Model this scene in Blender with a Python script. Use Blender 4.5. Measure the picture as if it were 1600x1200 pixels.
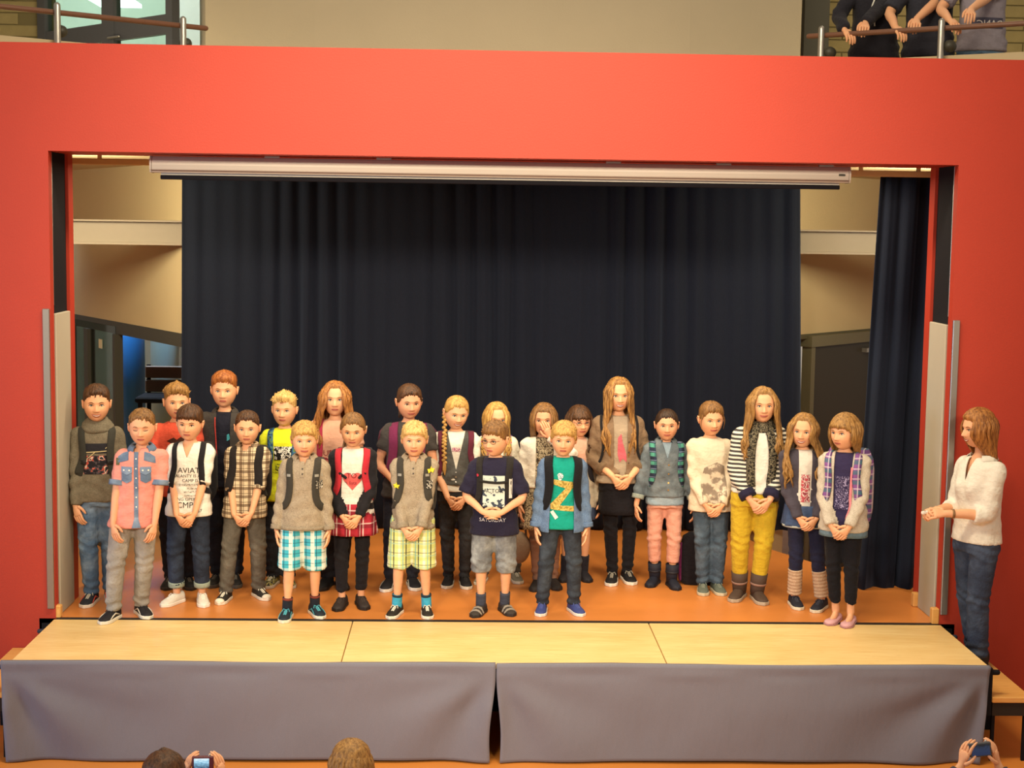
import bpy, bmesh, math, random
import numpy as np
from mathutils import Vector, Matrix
from mathutils.bvhtree import BVHTree

# ------------------------------------------------------------------ camera, world, lights, exposure
for o in list(bpy.data.objects): bpy.data.objects.remove(o)
SC = bpy.context.scene
COL = SC.collection
CAM_POS = np.array([-0.2645, -10.2349, 2.6848]); YAW, PITCH, ROLL, FPX = 0.030802, 0.103923, 0.0144626, 2413.52
def cam_axes():
    cy, sy, cp, sp = math.cos(YAW), math.sin(YAW), math.cos(PITCH), math.sin(PITCH)
    f = np.array([sy*cp, cy*cp, -sp]); r = np.array([cy, -sy, 0.]); u = np.cross(r, f)
    c, s = math.cos(ROLL), math.sin(ROLL)
    return np.array([c*r + s*u, -s*r + c*u, f])
CM = cam_axes()
cd = bpy.data.cameras.new('camera'); cd.sensor_width = 36; cd.lens = FPX/1600*36; cd.clip_end = 200
cam = bpy.data.objects.new('camera', cd); COL.objects.link(cam)
cam.matrix_world = Matrix(((CM[0][0], CM[1][0], -CM[2][0], CAM_POS[0]), (CM[0][1], CM[1][1], -CM[2][1], CAM_POS[1]),
                           (CM[0][2], CM[1][2], -CM[2][2], CAM_POS[2]), (0, 0, 0, 1)))
SC.camera = cam
SC.view_settings.view_transform = 'Standard'; SC.view_settings.look = 'None'
SC.view_settings.gamma = 1; SC.view_settings.use_curve_mapping = False
SC.view_settings.exposure = 0.0
W = bpy.data.worlds.new('world'); SC.world = W; W.use_nodes = True
W.node_tree.nodes['Background'].inputs[0].default_value = (1.0, 0.84, 0.66, 1)
W.node_tree.nodes['Background'].inputs[1].default_value = 0.42
def area(name, loc, target, sx, sy, power, col):
    l = bpy.data.lights.new(name, 'AREA'); l.shape = 'RECTANGLE'; l.size = sx; l.size_y = sy; l.energy = power; l.color = col
    o = bpy.data.objects.new(name, l); COL.objects.link(o); o.location = loc
    o.rotation_euler = (Vector(target) - Vector(loc)).to_track_quat('-Z', 'Y').to_euler()
    return o
def spot(name, loc, target, power, col, angle, blend, radius):
    l = bpy.data.lights.new(name, 'SPOT'); l.energy = power; l.color = col; l.spot_size = math.radians(angle); l.spot_blend = blend
    l.shadow_soft_size = radius
    o = bpy.data.objects.new(name, l); COL.objects.link(o); o.location = loc
    o.rotation_euler = (Vector(target) - Vector(loc)).to_track_quat('-Z', 'Y').to_euler()
    return o
WARM = (1.0, 0.82, 0.60)
spot('assumed_hall_spotlight', (-3.0, -12.0, 5.4), (-0.5, 0.2, 1.6), 4300, WARM, 34, 1.0, 0.70)  # spotlight assumed from the warm frontal light; no fixture is built
spot('assumed_hall_spotlight', (3.0, -12.0, 5.4), (0.3, 0.2, 1.6), 3600, WARM, 34, 1.0, 0.70)  # second assumed spotlight, also without a fixture
area('assumed_hall_ceiling_light', (0, -2.9, 6.4), (0, -0.9, 0.6), 4.0, 0.8, 380, (1.0, 0.84, 0.58))  # assumed ceiling lamp out of view, lighting the deck and wall top
area('added_stage_wash', (0, 0.85, 3.05), (0, 0.86, 0.0), 5.2, 0.25, 95, (1.0, 0.82, 0.55))  # unseen wash light added to brighten the stage floor and the heads
area('assumed_stage_light', (-3.5, 1.7, 3.10), (-3.6, 5.0, 2.2), 1.2, 0.8, 100, (1.0, 0.86, 0.56))  # assumed lamp for the bright plaster on the left, no fixture
area('assumed_stage_light', (3.5, 1.9, 3.10), (3.5, 5.0, 2.2), 1.2, 0.8, 66, (1.0, 0.86, 0.56))  # its assumed counterpart on the right
area('assumed_side_daylight', (-9.0, -5.0, 1.6), (-2.5, -1.0, -0.2), 3.0, 2.4, 260, (0.50, 0.72, 1.0))  # assumed cool daylight from the left; no window stands there
area('assumed_gallery_light', (3.6, 2.6, 5.6), (3.3, 2.2, 3.6), 1.2, 0.8, 14, (1.0, 0.85, 0.6))  # assumed gallery lamp, out of view and without a fixture

def ray(u, v): return CM.T @ np.array([(u-800)/FPX, -(v-600)/FPX, 1.0])
def onz(u, v, z=0.0): d = ray(u, v); return CAM_POS + d*((z-CAM_POS[2])/d[2])
def ony(u, v, Y): d = ray(u, v); return CAM_POS + d*((Y-CAM_POS[1])/d[1])

# ------------------------------------------------------------------ mesh helpers
PI = math.pi
def nrm(v): v = np.asarray(v, float); return v/(np.linalg.norm(v)+1e-12)
def V3(*a): return np.array(a, float)
def sstep(a, b, x): t = np.clip((np.asarray(x, float)-a)/(b-a), 0, 1); return t*t*(3-2*t)
def ring(c, ax, ay, n=16, p=2.0):
    t = np.linspace(0, 2*PI, n, endpoint=False); ct, st = np.cos(t), np.sin(t)
    ct = np.sign(ct)*np.abs(ct)**(2/p); st = np.sign(st)*np.abs(st)**(2/p)
    return np.asarray(c) + np.outer(ct, ax) + np.outer(st, ay)
def crom(P, n):
    P = np.asarray(P, float); Q = np.vstack([2*P[0]-P[1], P, 2*P[-1]-P[-2]]); out = []
    for t in np.linspace(0, len(P)-1, n):
        i = min(int(t), len(P)-2); f = t-i; a, b, c, d = Q[i:i+4]
        out.append(0.5*((2*b)+(c-a)*f+(2*a-5*b+4*c-d)*f*f+(3*b-a-3*c+d)*f**3))
    return np.array(out)
class MB:
    def __init__(s): s.V = []; s.F = []; s.M = []; s.n = 0; s.mi = 0
    def add(s, v, f):
        v = np.asarray(v, float).reshape(-1, 3); b = s.n; s.V.append(v); s.n += len(v)
        s.F += [tuple(i+b for i in q) for q in f]; s.M += [s.mi]*len(f); return s
    def loft(s, rings, cap=True, closed=True):
        n = len(rings[0]); m = len(rings); f = []
        for i in range(m-1):
            for j in range(n if closed else n-1):
                k = (j+1) % n; f.append((i*n+j, i*n+k, (i+1)*n+k, (i+1)*n+j))
        if cap: f.append(tuple(range(n-1, -1, -1))); f.append(tuple((m-1)*n+j for j in range(n)))
        return s.add(np.vstack(rings), f)
    def tube(s, P, R, n=10, up=(0.03, 1, 0.02), flat=1.0, p=2.0, ends=True):
        P = np.asarray(P, float); m = len(P); R = np.broadcast_to(np.asarray(R, float), (m,)).copy()
        T = np.gradient(P, axis=0) if m > 2 else np.array([P[1]-P[0]]*2)
        T = np.array([nrm(t) for t in T]); rings = []; u = np.asarray(up, float)
        fr = []
        for i in range(m):
            a = u - T[i]*np.dot(u, T[i]); a = nrm(a); b = np.cross(T[i], a); fr.append((a, b)); u = a
        if ends:
            for q in (1.35, 0.85, 0.4):
                rings.append(ring(P[0]-T[0]*R[0]*math.sin(q)*min(flat, 1), fr[0][0]*R[0]*math.cos(q)*flat, fr[0][1]*R[0]*math.cos(q), n, p))
        for i in range(m): rings.append(ring(P[i], fr[i][0]*R[i]*flat, fr[i][1]*R[i], n, p))
        if ends:
            for q in (0.4, 0.85, 1.35):
                rings.append(ring(P[-1]+T[-1]*R[-1]*math.sin(q)*min(flat, 1), fr[-1][0]*R[-1]*math.cos(q)*flat, fr[-1][1]*R[-1]*math.cos(q), n, p))
        return s.loft(rings)
    def ell(s, c, r, nu=14, nv=9, rot=None):
        rings = []
        for v in np.linspace(0.12, PI-0.12, nv):
            rings.append(ring((0, 0, r[2]*math.cos(v)), (r[0]*math.sin(v), 0, 0), (0, r[1]*math.sin(v), 0), nu))
        R = [q @ np.array(rot).T + c if rot is not None else q + np.asarray(c) for q in rings]
        return s.loft(R[::-1])
    def box(s, a, b, bev=0.0):
        lo, hi = np.minimum(a, b).astype(float), np.maximum(a, b).astype(float)
        x0, y0, z0 = lo; x1, y1, z1 = hi
        if bev <= 0:
            v = [(x0,y0,z0),(x1,y0,z0),(x1,y1,z0),(x0,y1,z0),(x0,y0,z1),(x1,y0,z1),(x1,y1,z1),(x0,y1,z1)]
            return s.add(v, [(0,3,2,1),(4,5,6,7),(0,1,5,4),(1,2,6,5),(2,3,7,6),(3,0,4,7)])
        k = bev; cx, cy = (x0+x1)/2, (y0+y1)/2; hx, hy = (x1-x0)/2, (y1-y0)/2
        def rr(z, ins):
            out = []
            for sx, sy in ((1,1),(-1,1),(-1,-1),(1,-1)):
                p = [(cx+sx*(hx-ins), cy+sy*(hy-ins-k)), (cx+sx*(hx-ins-k), cy+sy*(hy-ins))]
                if sx*sy < 0: p = p[::-1]
                out += [(q[0], q[1], z) for q in p]
            return np.array(out)
        return s.loft([rr(z0, k), rr(z0+k, 0), rr(z1-k, 0), rr(z1, k)])
    def obox(s, c, ax, ay, az):
        c, ax, ay, az = [np.asarray(q, float) for q in (c, ax, ay, az)]
        v = [c+i*ax+j*ay+k*az for k in (-1, 1) for i, j in ((-1,-1),(1,-1),(1,1),(-1,1))]
        return s.add(v, [(0,3,2,1),(4,5,6,7),(0,1,5,4),(1,2,6,5),(2,3,7,6),(3,0,4,7)])
    def beam(s, a, b, w, h, up=(0, 0, 1)):
        a, b = np.asarray(a, float), np.asarray(b, float); t = nrm(b-a); r = nrm(np.cross(t, up)); u = np.cross(r, t)
        return s.obox((a+b)/2, (b-a)/2, r*w/2, u*h/2)
    def mesh(s, name, smooth=False):
        me = bpy.data.meshes.new(name); me.from_pydata(np.vstack(s.V).tolist(), [], s.F); me.update()
        if any(s.M): me.polygons.foreach_set('material_index', s.M)
        if smooth: me.polygons.foreach_set('use_smooth', [True]*len(me.polygons))
        return me
    def build(s, name, mats, parent=None, smooth=False, loc=None):
        return mkobj(name, s.mesh(name, smooth), mats, parent, loc)
def mkobj(name, me, mats, parent=None, loc=None):
    o = bpy.data.objects.new(name, me); COL.objects.link(o)
    if not isinstance(mats, (list, tuple)): mats = [mats]
    if not me.materials:
        for m in mats: me.materials.append(m)
    if parent is not None: o.parent = parent
    if loc is not None: o.location = loc
    return o
def empty(name, loc=(0, 0, 0), rz=0.0):
    o = bpy.data.objects.new(name, None); COL.objects.link(o); o.location = loc; o.rotation_euler = (0, 0, rz); o.empty_display_size = 0.1; return o
def tag(o, label=None, cat=None, group=None, kind=None):
    for k, v in (('label', label), ('category', cat), ('group', group), ('kind', kind)):
        if v: o[k] = v
    return o
def struct(o): o['kind'] = 'structure'; return o
# a scratch scene for voxel-merging overlapping shells into one continuous surface
TS = bpy.data.scenes.new('scratch')
def bake(mb, voxel=0.01, it=4, fac=0.5):
    me = mb.mesh('tmp'); ob = bpy.data.objects.new('tmp', me); TS.collection.objects.link(ob)
    m = ob.modifiers.new('r', 'REMESH'); m.mode = 'VOXEL'; m.voxel_size = voxel
    if it: q = ob.modifiers.new('s', 'SMOOTH'); q.factor = fac; q.iterations = it
    TS.view_layers[0].update(); dg = TS.view_layers[0].depsgraph
    out = bpy.data.meshes.new_from_object(ob.evaluated_get(dg)); out.materials.clear()
    bpy.data.objects.remove(ob); bpy.data.meshes.remove(me)
    out.polygons.foreach_set('use_smooth', [True]*len(out.polygons)); return out
def co(me): a = np.empty(len(me.vertices)*3); me.vertices.foreach_get('co', a); return a.reshape(-1, 3)
def setco(me, a): me.vertices.foreach_set('co', np.asarray(a).ravel()); me.update()
def vnorm(me): a = np.empty(len(me.vertices)*3); me.vertices.foreach_get('normal', a); return a.reshape(-1, 3)
def bvh(me):
    return BVHTree.FromPolygons([v.co for v in me.vertices], [tuple(p.vertices) for p in me.polygons])

# ------------------------------------------------------------------ materials
def C(h):
    h = h.lstrip('#'); r = [int(h[i:i+2], 16)/255 for i in (0, 2, 4)]
    return tuple((x/12.92 if x <= .04045 else ((x+.055)/1.055)**2.4) for x in r) + (1,)
class NB:
    def __init__(s, name):
        s.m = bpy.data.materials.new(name); s.m.use_nodes = True; s.t = s.m.node_tree
        s.b = s.t.nodes['Principled BSDF']; s.tc = s.t.nodes.new('ShaderNodeTexCoord')
    def lk(s, a, b): s.t.links.new(a, b)
    def val(s, inp, v):
        if hasattr(v, 'is_linked') or isinstance(v, bpy.types.NodeSocket): s.lk(v, inp)
        else: inp.default_value = v
    def math(s, op, a, b=0.0, c=0.0):
        n = s.t.nodes.new('ShaderNodeMath'); n.operation = op
        s.val(n.inputs[0], a); s.val(n.inputs[1], b); s.val(n.inputs[2], c); return n.outputs[0]
    def mix(s, f, a, b, mode='MIX'):
        n = s.t.nodes.new('ShaderNodeMix'); n.data_type = 'RGBA'; n.blend_type = mode
        s.val(n.inputs[0], f); s.val(n.inputs[6], a); s.val(n.inputs[7], b); return n.outputs[2]
    def xyz(s, src='Object'):
        n = s.t.nodes.new('ShaderNodeSeparateXYZ'); s.lk(s.tc.outputs[src], n.inputs[0]); return n.outputs
    def map(s, scale, src='Object', loc=(0, 0, 0)):
        n = s.t.nodes.new('ShaderNodeMapping'); n.inputs['Scale'].default_value = scale; n.inputs['Location'].default_value = loc
        s.lk(s.tc.outputs[src], n.inputs[0]); return n.outputs[0]
    def noise(s, scale, vec=None, detail=3, rough=.55):
        n = s.t.nodes.new('ShaderNodeTexNoise'); n.inputs['Scale'].default_value = scale; n.inputs['Detail'].default_value = detail
        n.inputs['Roughness'].default_value = rough; s.lk(vec if vec is not None else s.tc.outputs['Object'], n.inputs['Vector']); return n.outputs[0]
    def ramp(s, f, stops, interp='LINEAR'):
        n = s.t.nodes.new('ShaderNodeValToRGB'); n.color_ramp.interpolation = interp
        e = n.color_ramp.elements
        while len(e) < len(stops): e.new(0.5)
        for q, (p, c) in zip(e, stops): q.position = p; q.color = c
        s.lk(f, n.inputs[0]); return n.outputs[0]
    def bump(s, h, strength=.3, dist=.01):
        n = s.t.nodes.new('ShaderNodeBump'); n.inputs['Strength'].default_value = strength; n.inputs['Distance'].default_value = dist
        s.lk(h, n.inputs['Height']); s.lk(n.outputs[0], s.b.inputs['Normal'])
    def fin(s, col, rough=.8, spec=.3, metal=0.0):
        s.val(s.b.inputs['Base Color'], col); s.val(s.b.inputs['Roughness'], rough)
        s.b.inputs['Specular IOR Level'].default_value = spec; s.b.inputs['Metallic'].default_value = metal; return s.m
def glassm(name, tint, refl=.10):
    n = NB(name); t = n.t; tr = t.nodes.new('ShaderNodeBsdfTransparent'); tr.inputs[0].default_value = C(tint)
    gl = t.nodes.new('ShaderNodeBsdfGlossy'); gl.inputs['Roughness'].default_value = .04; fr = t.nodes.new('ShaderNodeFresnel'); fr.inputs[0].default_value = 1.4
    mx = t.nodes.new('ShaderNodeMixShader'); ge = t.nodes.new('ShaderNodeNewGeometry'); n.lk(n.math('MULTIPLY', fr.outputs[0], n.math('SUBTRACT', 1.0, ge.outputs['Backfacing'])), mx.inputs[0]); n.lk(tr.outputs[0], mx.inputs[1]); n.lk(gl.outputs[0], mx.inputs[2])
    n.lk(mx.outputs[0], t.nodes['Material Output'].inputs[0]); return n.m
def dk(c, k): return (c[0]*k, c[1]*k, c[2]*k, 1)
_mc = {}
def plain(hexc, rough=.8, spec=.3, metal=0.0, var=.12, vs=18, bs=None, bst=.25, name=None):
    key = ('plain', hexc, rough, spec, metal, var, vs, bs, bst)
    if key in _mc: return _mc[key]
    n = NB(name or 'paint_'+hexc.strip('#')); c = C(hexc)
    col = n.mix(n.noise(vs), dk(c, 1-var), dk(c, 1+var)) if var else c
    if bs: n.bump(n.noise(bs, detail=4), bst)
    _mc[key] = n.fin(col, rough, spec, metal); return _mc[key]
def cloth(hexc, var=.10, folds=.55, weave=260): 
    key = ('cloth', hexc, var, folds)
    if key in _mc: return _mc[key]
    n = NB('cloth_'+hexc.strip('#')); c = C(hexc)
    col = n.mix(n.noise(30, detail=4), dk(c, 1-var), dk(c, 1+var))
    f = n.math('ADD', n.noise(9, n.map((1, 1, .6)), detail=3, rough=.55), n.math('MULTIPLY', n.noise(34, n.map((.7, 1, 1.3)), detail=3), .3))
    n.bump(f, min(1.0, folds*1.15), .032); n.b.inputs['Sheen Weight'].default_value = .04
    _mc[key] = n.fin(col, .88, .2); return _mc[key]
def melange(hexc, hex2):
    key = ('mel', hexc, hex2)
    if key in _mc: return _mc[key]
    n = NB('knit_'+hexc.strip('#'))
    k = n.noise(190, n.map((1, 1, 1.6)), detail=2); k2 = n.noise(40)
    col = n.ramp(n.math('ADD', n.math('MULTIPLY', k, .75), n.math('MULTIPLY', k2, .25)), [(.38, C(hexc)), (.62, C(hex2))])
    n.bump(n.math('ADD', n.math('MULTIPLY', k, .12), n.noise(10)), .5, .03)
    _mc[key] = n.fin(col, .95, .15); return _mc[key]
def denim(hexc, fade='#9fb0c4', amt=.35):
    key = ('den', hexc, fade, amt)
    if key in _mc: return _mc[key]
    n = NB('denim_'+hexc.strip('#')); c = C(hexc)
    g = n.noise(220, detail=2); big = n.noise(7, detail=3)
    col = n.mix(g, dk(c, .8), dk(c, 1.2))
    col = n.mix(n.math('MULTIPLY', sm(n, big, .42, .70), amt), col, C(fade))
    n.bump(n.noise(13, n.map((1, 1, .8)), detail=4, rough=.6), .7, .03)
    _mc[key] = n.fin(col, .85, .2); return _mc[key]
def sm(n, v, a, b):
    q = n.t.nodes.new('ShaderNodeMapRange'); q.interpolation_type = 'SMOOTHSTEP'; q.inputs[1].default_value = a; q.inputs[2].default_value = b
    n.lk(v, q.inputs[0]); return q.outputs[0]
def plaid(name, base, bands):
    """bands: (axis, frequency per metre, width 0..1, phase, colour, opacity)"""
    key = ('plaid', name)
    if key in _mc: return _mc[key]
    n = NB(name); X = n.xyz(); col = n.mix(n.noise(60), dk(C(base), .92), dk(C(base), 1.08))
    for ax, fr, w, ph, c, op in bands:
        f = n.math('FRACT', n.math('ADD', n.math('MULTIPLY', X[ax], fr), ph+10))
        col = n.mix(n.math('MULTIPLY', n.math('LESS_THAN', f, w), op), col, C(c))
    n.bump(n.noise(11, detail=4), .5, .03)
    _mc[key] = n.fin(col, .88, .2); return _mc[key]
def speckle(name, stops, scale=60, detail=2):
    key = ('sp', name)
    if key in _mc: return _mc[key]
    n = NB(name); col = n.ramp(n.noise(scale, detail=detail), [(p, C(c)) for p, c in stops], 'CONSTANT')
    _mc[key] = n.fin(col, .85, .2); return _mc[key]
def hairm(hexa, hexb):
    key = ('hair', hexa, hexb)
    if key in _mc: return _mc[key]
    n = NB('hair_'+hexa.strip('#')); k = n.noise(70, n.map((1, 1, .16)), detail=4, rough=.65)
    col = n.ramp(k, [(.34, C(hexa)), (.64, C(hexb))]); n.bump(k, .6, .01)
    _mc[key] = n.fin(col, .5, .35); return _mc[key]
def skinm(hexc):
    key = ('skin', hexc)
    if key in _mc: return _mc[key]
    n = NB('skin_'+hexc.strip('#')); c = C(hexc)
    col = n.mix(n.noise(14, detail=3), (c[0]*.95, c[1]*.88, c[2]*.86, 1), (c[0]*1.04, c[1]*1.05, c[2]*1.05, 1))
    n.b.inputs['Subsurface Weight'].default_value = .08; n.b.inputs['Subsurface Radius'].default_value = (.012, .005, .003)
    n.b.inputs['Subsurface Scale'].default_value = .4
    _mc[key] = n.fin(col, .55, .3); return _mc[key]
# ------------------------------------------------------------------ the setting
M_red = plain('#b03a28', .52, .36, var=.05, vs=3, bs=90, bst=.10, name='red_paint')
M_black = plain('#15141a', .8, .2, var=.1)
M_grey = plain('#b3ab9a', .7, .25, var=.04, vs=5, name='grey_panel')
M_beige = plain('#c4b28c', .85, .2, var=.04, vs=2.5, bs=60, bst=.15, name='beige_plaster')
M_beige2 = plain('#a39883', .85, .2, var=.04, vs=2.5, bs=60, bst=.15, name='gallery_plaster')
M_steel = plain('#a9a6a0', .35, .5, .85, var=.04, vs=30, name='brushed_steel')
M_alu = plain('#b9b2a6', .45, .5, .25, var=.03, vs=8, name='aluminium')
M_dark = plain('#3a382f', .5, .4, var=.08, name='dark_frame')
M_darkgrey = plain('#4c4d52', .5, .4, var=.06, name='anthracite_frame')
def floor_mat(name, hexc, rough):
    n = NB(name); c = C(hexc)
    col = n.mix(n.noise(2.2, detail=5), dk(c, .84), dk(c, 1.1)); col = n.mix(n.math('MULTIPLY', n.noise(140, detail=2), .25), col, dk(c, .6))
    r = n.math('ADD', n.math('MULTIPLY', n.noise(5, detail=4), .18), rough)
    return n.fin(col, r, .45)
M_lino = floor_mat('orange_linoleum', '#d98843', .25)
M_hall = floor_mat('orange_hall_floor', '#dc8a3c', .35)
def wood_mat(name, a, b, sx=.6):
    n = NB(name); k = n.noise(9, n.map((sx, 9, 3)), detail=5, rough=.6); k2 = n.noise(1.6, n.map((1, 3, 1)), detail=3)
    col = n.ramp(n.math('ADD', n.math('MULTIPLY', k, .6), n.math('MULTIPLY', k2, .4)), [(.36, C(a)), (.64, C(b))])
    spots = n.noise(26, n.map((.5, 2.5, 1)), detail=1)
    col = n.mix(n.math('MULTIPLY', n.math('GREATER_THAN', spots, .72), .25), col, C('#8a6434'))
    n.bump(k, .08, .004)
    return n.fin(col, .38, .35)
M_ply = wood_mat('birch_plywood', '#dcb673', '#ecd094')
M_step = wood_mat('beech_step', '#d69a50', '#e2ad66')

def prism(outline, y0, y1):           # outline in (x, z), extruded along Y
    n = len(outline); mb = MB()
    v = [(x, y0, z) for x, z in outline] + [(x, y1, z) for x, z in outline]
    return mb.add(v, [tuple(range(n)), tuple(range(2*n-1, n-1, -1))] + [(i+n, (i+1) % n+n, (i+1) % n, i)[::1] for i in range(n)])
def slab(poly, z0, z1):               # poly in (x, y), extruded along Z
    n = len(poly); mb = MB()
    v = [(x, y, z0) for x, y in poly] + [(x, y, z1) for x, y in poly]
    return mb.add(v, [tuple(range(n-1, -1, -1)), tuple(range(n, 2*n))] + [(i, (i+1) % n, (i+1) % n+n, i+n) for i in range(n)])
def fixn(o):
    bm = bmesh.new(); bm.from_mesh(o.data); bmesh.ops.recalc_face_normals(bm, faces=bm.faces); bm.to_mesh(o.data); bm.free(); return o
OX, OZ = 2.99, 3.108
U = [(-9, -.62), (-OX, -.62), (-OX, OZ), (OX, OZ), (OX, -.62), (9, -.62), (9, 3.80), (-9, 3.80)]
struct(fixn(prism(U, 0.0, 0.08).build('wall_front', M_red)))
U2 = [(-3.7, -.05), (-OX, -.05), (-OX, OZ), (OX, OZ), (OX, -.05), (3.7, -.05), (3.7, 3.15), (-3.7, 3.15)]
struct(fixn(prism(U2, 0.50, 0.62).build('wall_inner_portal', M_red)))
m = MB(); m.box((-3.0, .08, OZ), (3.0, .50, OZ+.05)); struct(m.build('trim_1', M_red))
for i, s in enumerate((-1, 1)):
    m = MB(); m.box((s*3.012, .08, -.05), (s*3.10, .50, 3.108)); struct(m.build('trim_%d' % (2+i), M_black))
    m = MB(); m.box((s*2.982, .10, .0), (s*3.011, .47, 2.04), .004); struct(m.build('trim_%d' % (4+i), M_grey))
    m = MB(); m.box((s*2.955+s*.04, -.022, .07), (s*2.955+s*.085, -.001, 2.08), .003)
    struct(m.build('trim_%d' % (6+i), M_steel))
    m = MB(); m.tube([(s*3.004, .12, 2.1), (s*3.004, .12, 3.1)], .006, 8); struct(m.build('trim_%d' % (8+i), M_steel, smooth=True))
# little wooden stops at the foot of the jambs
for lab, x, y, h in (('small pale wooden block at the foot of the left red jamb', -2.985, .035, .085),
                     ('small pale wooden block at the near foot of the right grey panel', 2.965, .02, .11),
                     ('small pale wooden block at the far foot of the right grey panel', 2.975, .50, .10)):
    m = MB(); m.box((x-.025, y-.03, 0.0), (x+.025, y+.03, h), .006)
    tag(m.build('wooden_block', M_step), lab, 'block', 'wooden stops by the jambs')

# stage floor and lower floors
STAGE = [(-3.1, 0), (3.1, 0), (3.1, .72), (3.03, .95), (2.33, 2.36), (2.0, 3.45), (-2.0, 3.45), (-2.38, 2.36), (-3.03, .95), (-3.1, .72)]
struct(slab(STAGE, -.62, 0.0).build('floor_stage', M_lino))
m = MB(); m.box((-14, -12, -.72), (14, 14, -.62)); struct(m.build('floor', M_hall))
m = MB(); m.box((-3.08, -.018, -.62), (3.08, -.002, -.03)); struct(m.build('trim_10', M_black))
m = MB(); m.box((-2.985, -.016, -.03), (2.985, .022, .003)); struct(m.build('trim_16', plain('#2e2420', .6, .3, var=.1, name='seam_shade')))  # dark strip painting in the shade of the gap between stage and platforms
# ceiling of the stage = floor of the gallery
m = MB(); m.box((-8, .62, 3.16), (8, 11, 3.22)); struct(m.build('ceiling', M_beige))

# walls behind the stage: angled plaster walls over dark lintels
def wallpt(u, v, P, Q):
    P, Q = np.array(P), np.array(Q); n = np.array([Q[1]-P[1], -(Q[0]-P[0])]); d = ray(u, v)
    t = (n @ (P-CAM_POS[:2]))/(n @ d[:2]); return CAM_POS + d*t
WL0, WL1 = (-2.55, 3.02), (-5.1, 7.18)
WR0, WR1 = (2.35, 3.37), (5.0, 6.23)
def vwall(name, P, Q, z0, z1, th, mat):
    P, Q = np.array([*P, 0.]), np.array([*Q, 0.]); n = nrm(np.cross(Q-P, (0, 0, 1)))
    if n[1] < 0: n = -n
    mb = MB(); mb.obox((P+Q)/2+n*th/2+np.array([0, 0, (z0+z1)/2]), (Q-P)/2, n*th/2, (0, 0, (z1-z0)/2)); return fixn(mb.build(name, mat))
struct(vwall('wall_back_left', (-2.72, 3.30), WL1, 1.68, 3.16, .12, M_beige))
struct(vwall('wall_back_right', (2.60, 3.64), WR1, 1.68, 3.16, .12, M_beige))
m = MB(); m.box((-2.75, 3.42, -.62), (2.62, 3.54, 3.16)); struct(m.build('wall_back', M_beige))
struct(vwall('trim_11', (-2.75, 3.34), WL1, 1.56, 1.68, .14, M_dark))
# steel beams in front of the plaster
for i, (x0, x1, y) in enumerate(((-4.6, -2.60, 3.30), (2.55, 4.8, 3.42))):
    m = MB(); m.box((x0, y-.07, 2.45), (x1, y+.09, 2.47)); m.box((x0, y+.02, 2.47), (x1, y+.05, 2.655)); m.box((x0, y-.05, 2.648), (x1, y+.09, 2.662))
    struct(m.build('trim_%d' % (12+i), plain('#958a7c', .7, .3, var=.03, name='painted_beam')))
# right: dark door in a dark frame
def wdir(P, Q): return nrm(np.array([Q[0]-P[0], Q[1]-P[1], 0]))
dR = wdir(WR0, WR1); nR = np.array([dR[1], -dR[0], 0.0])
a = wallpt(1262, 600, WR0, WR1); b = wallpt(1362, 600, WR0, WR1); c_ = wallpt(1480, 600, WR0, WR1)
a[2] = b[2] = c_[2] = 0
door = empty('door_2', tuple(((a+b)/2)*[1, 1, 0]+V3(0, 0, -.62))); struct(door)
def inv(o): return np.array(o.location)
m = MB(); L = np.linalg.norm(b-a); mid = (a+b)/2 - inv(door)
m.obox(mid*[1, 1, 0]+V3(0, 0, 1.10), dR*L/2*.97, nR*.025, (0, 0, 1.10)); m.build('door_leaf', plain('#2f2b22', .45, .4, var=.08, name='dark_door'), door)
m = MB(); m.obox(mid*[1, 1, 0]+V3(0, 0, 2.25), dR*(L/2+.05), nR*.06, (0, 0, .05))
for q in (a, b): m.obox((q-inv(door))*[1, 1, 0]+V3(0, 0, 1.10), dR*.035, nR*.05, (0, 0, 1.10))
m.build('door_frame', plain('#6a6650', .5, .4, var=.05, name='door_frame_olive'), door)
m = MB(); m.obox(mid*[1, 1, 0]+dR*L*.36-(-nR)*.05+V3(0, 0, 2.12), dR*.10, nR*.03, (0, 0, .02)); m.build('door_closer', M_steel, door)
struct(vwall('wall_right_lower', tuple((b+dR*.05)[:2]), WR1, -.62, 1.68, .12, plain('#4a4436', .7, .3, var=.05)))
struct(vwall('trim_14', (2.62, 3.66), tuple((b+dR*.06)[:2]), 1.655, 1.70, .14, plain('#5b5743', .6, .3, var=.05)))
# left: glazed partition with a dark framed door
dL = wdir(WL0, WL1); nL = np.array([-dL[1], dL[0], 0.0])
a = wallpt(184, 560, WL0, WL1)*[1, 1, 0]; b = wallpt(112, 560, WL0, WL1)*[1, 1, 0]; c_ = wallpt(140, 560, WL0, WL1)*[1, 1, 0]
door = empty('door_1', tuple((a+b)/2+V3(0, 0, -.62))); struct(door)
M_glass = glassm('tinted_glass', '#b4c2ba')
L = np.linalg.norm(b-a); m = MB(); mid = V3(0, 0, 0)
m.obox(V3(0, 0, 1.15), dL*L/2*.94, nL*.006, (0, 0, 1.1)); m.build('pane', M_glass, door)
for k, (q, w) in enumerate(((a, .035), (c_, .06), (b, .05))):
    m = MB(); m.obox(q-inv(door)*[1, 1, 0]+V3(0, 0, 1.09), dL*w, nL*.04, (0, 0, 1.09)); m.build('frame_post', M_dark, door)
m = MB(); m.obox(V3(0, 0, .12), dL*L/2, nL*.03, (0, 0, .12)); m.build('kick_rail', M_dark, door)
q = wallpt(160, 537, WL0, WL1); m = MB(); m.obox(q-inv(door)-nL*(-.02), dL*.05, nL*.002, (0, 0, .045)); m.build('notice', plain('#cfc7a6', .8, var=.1), door)
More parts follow.
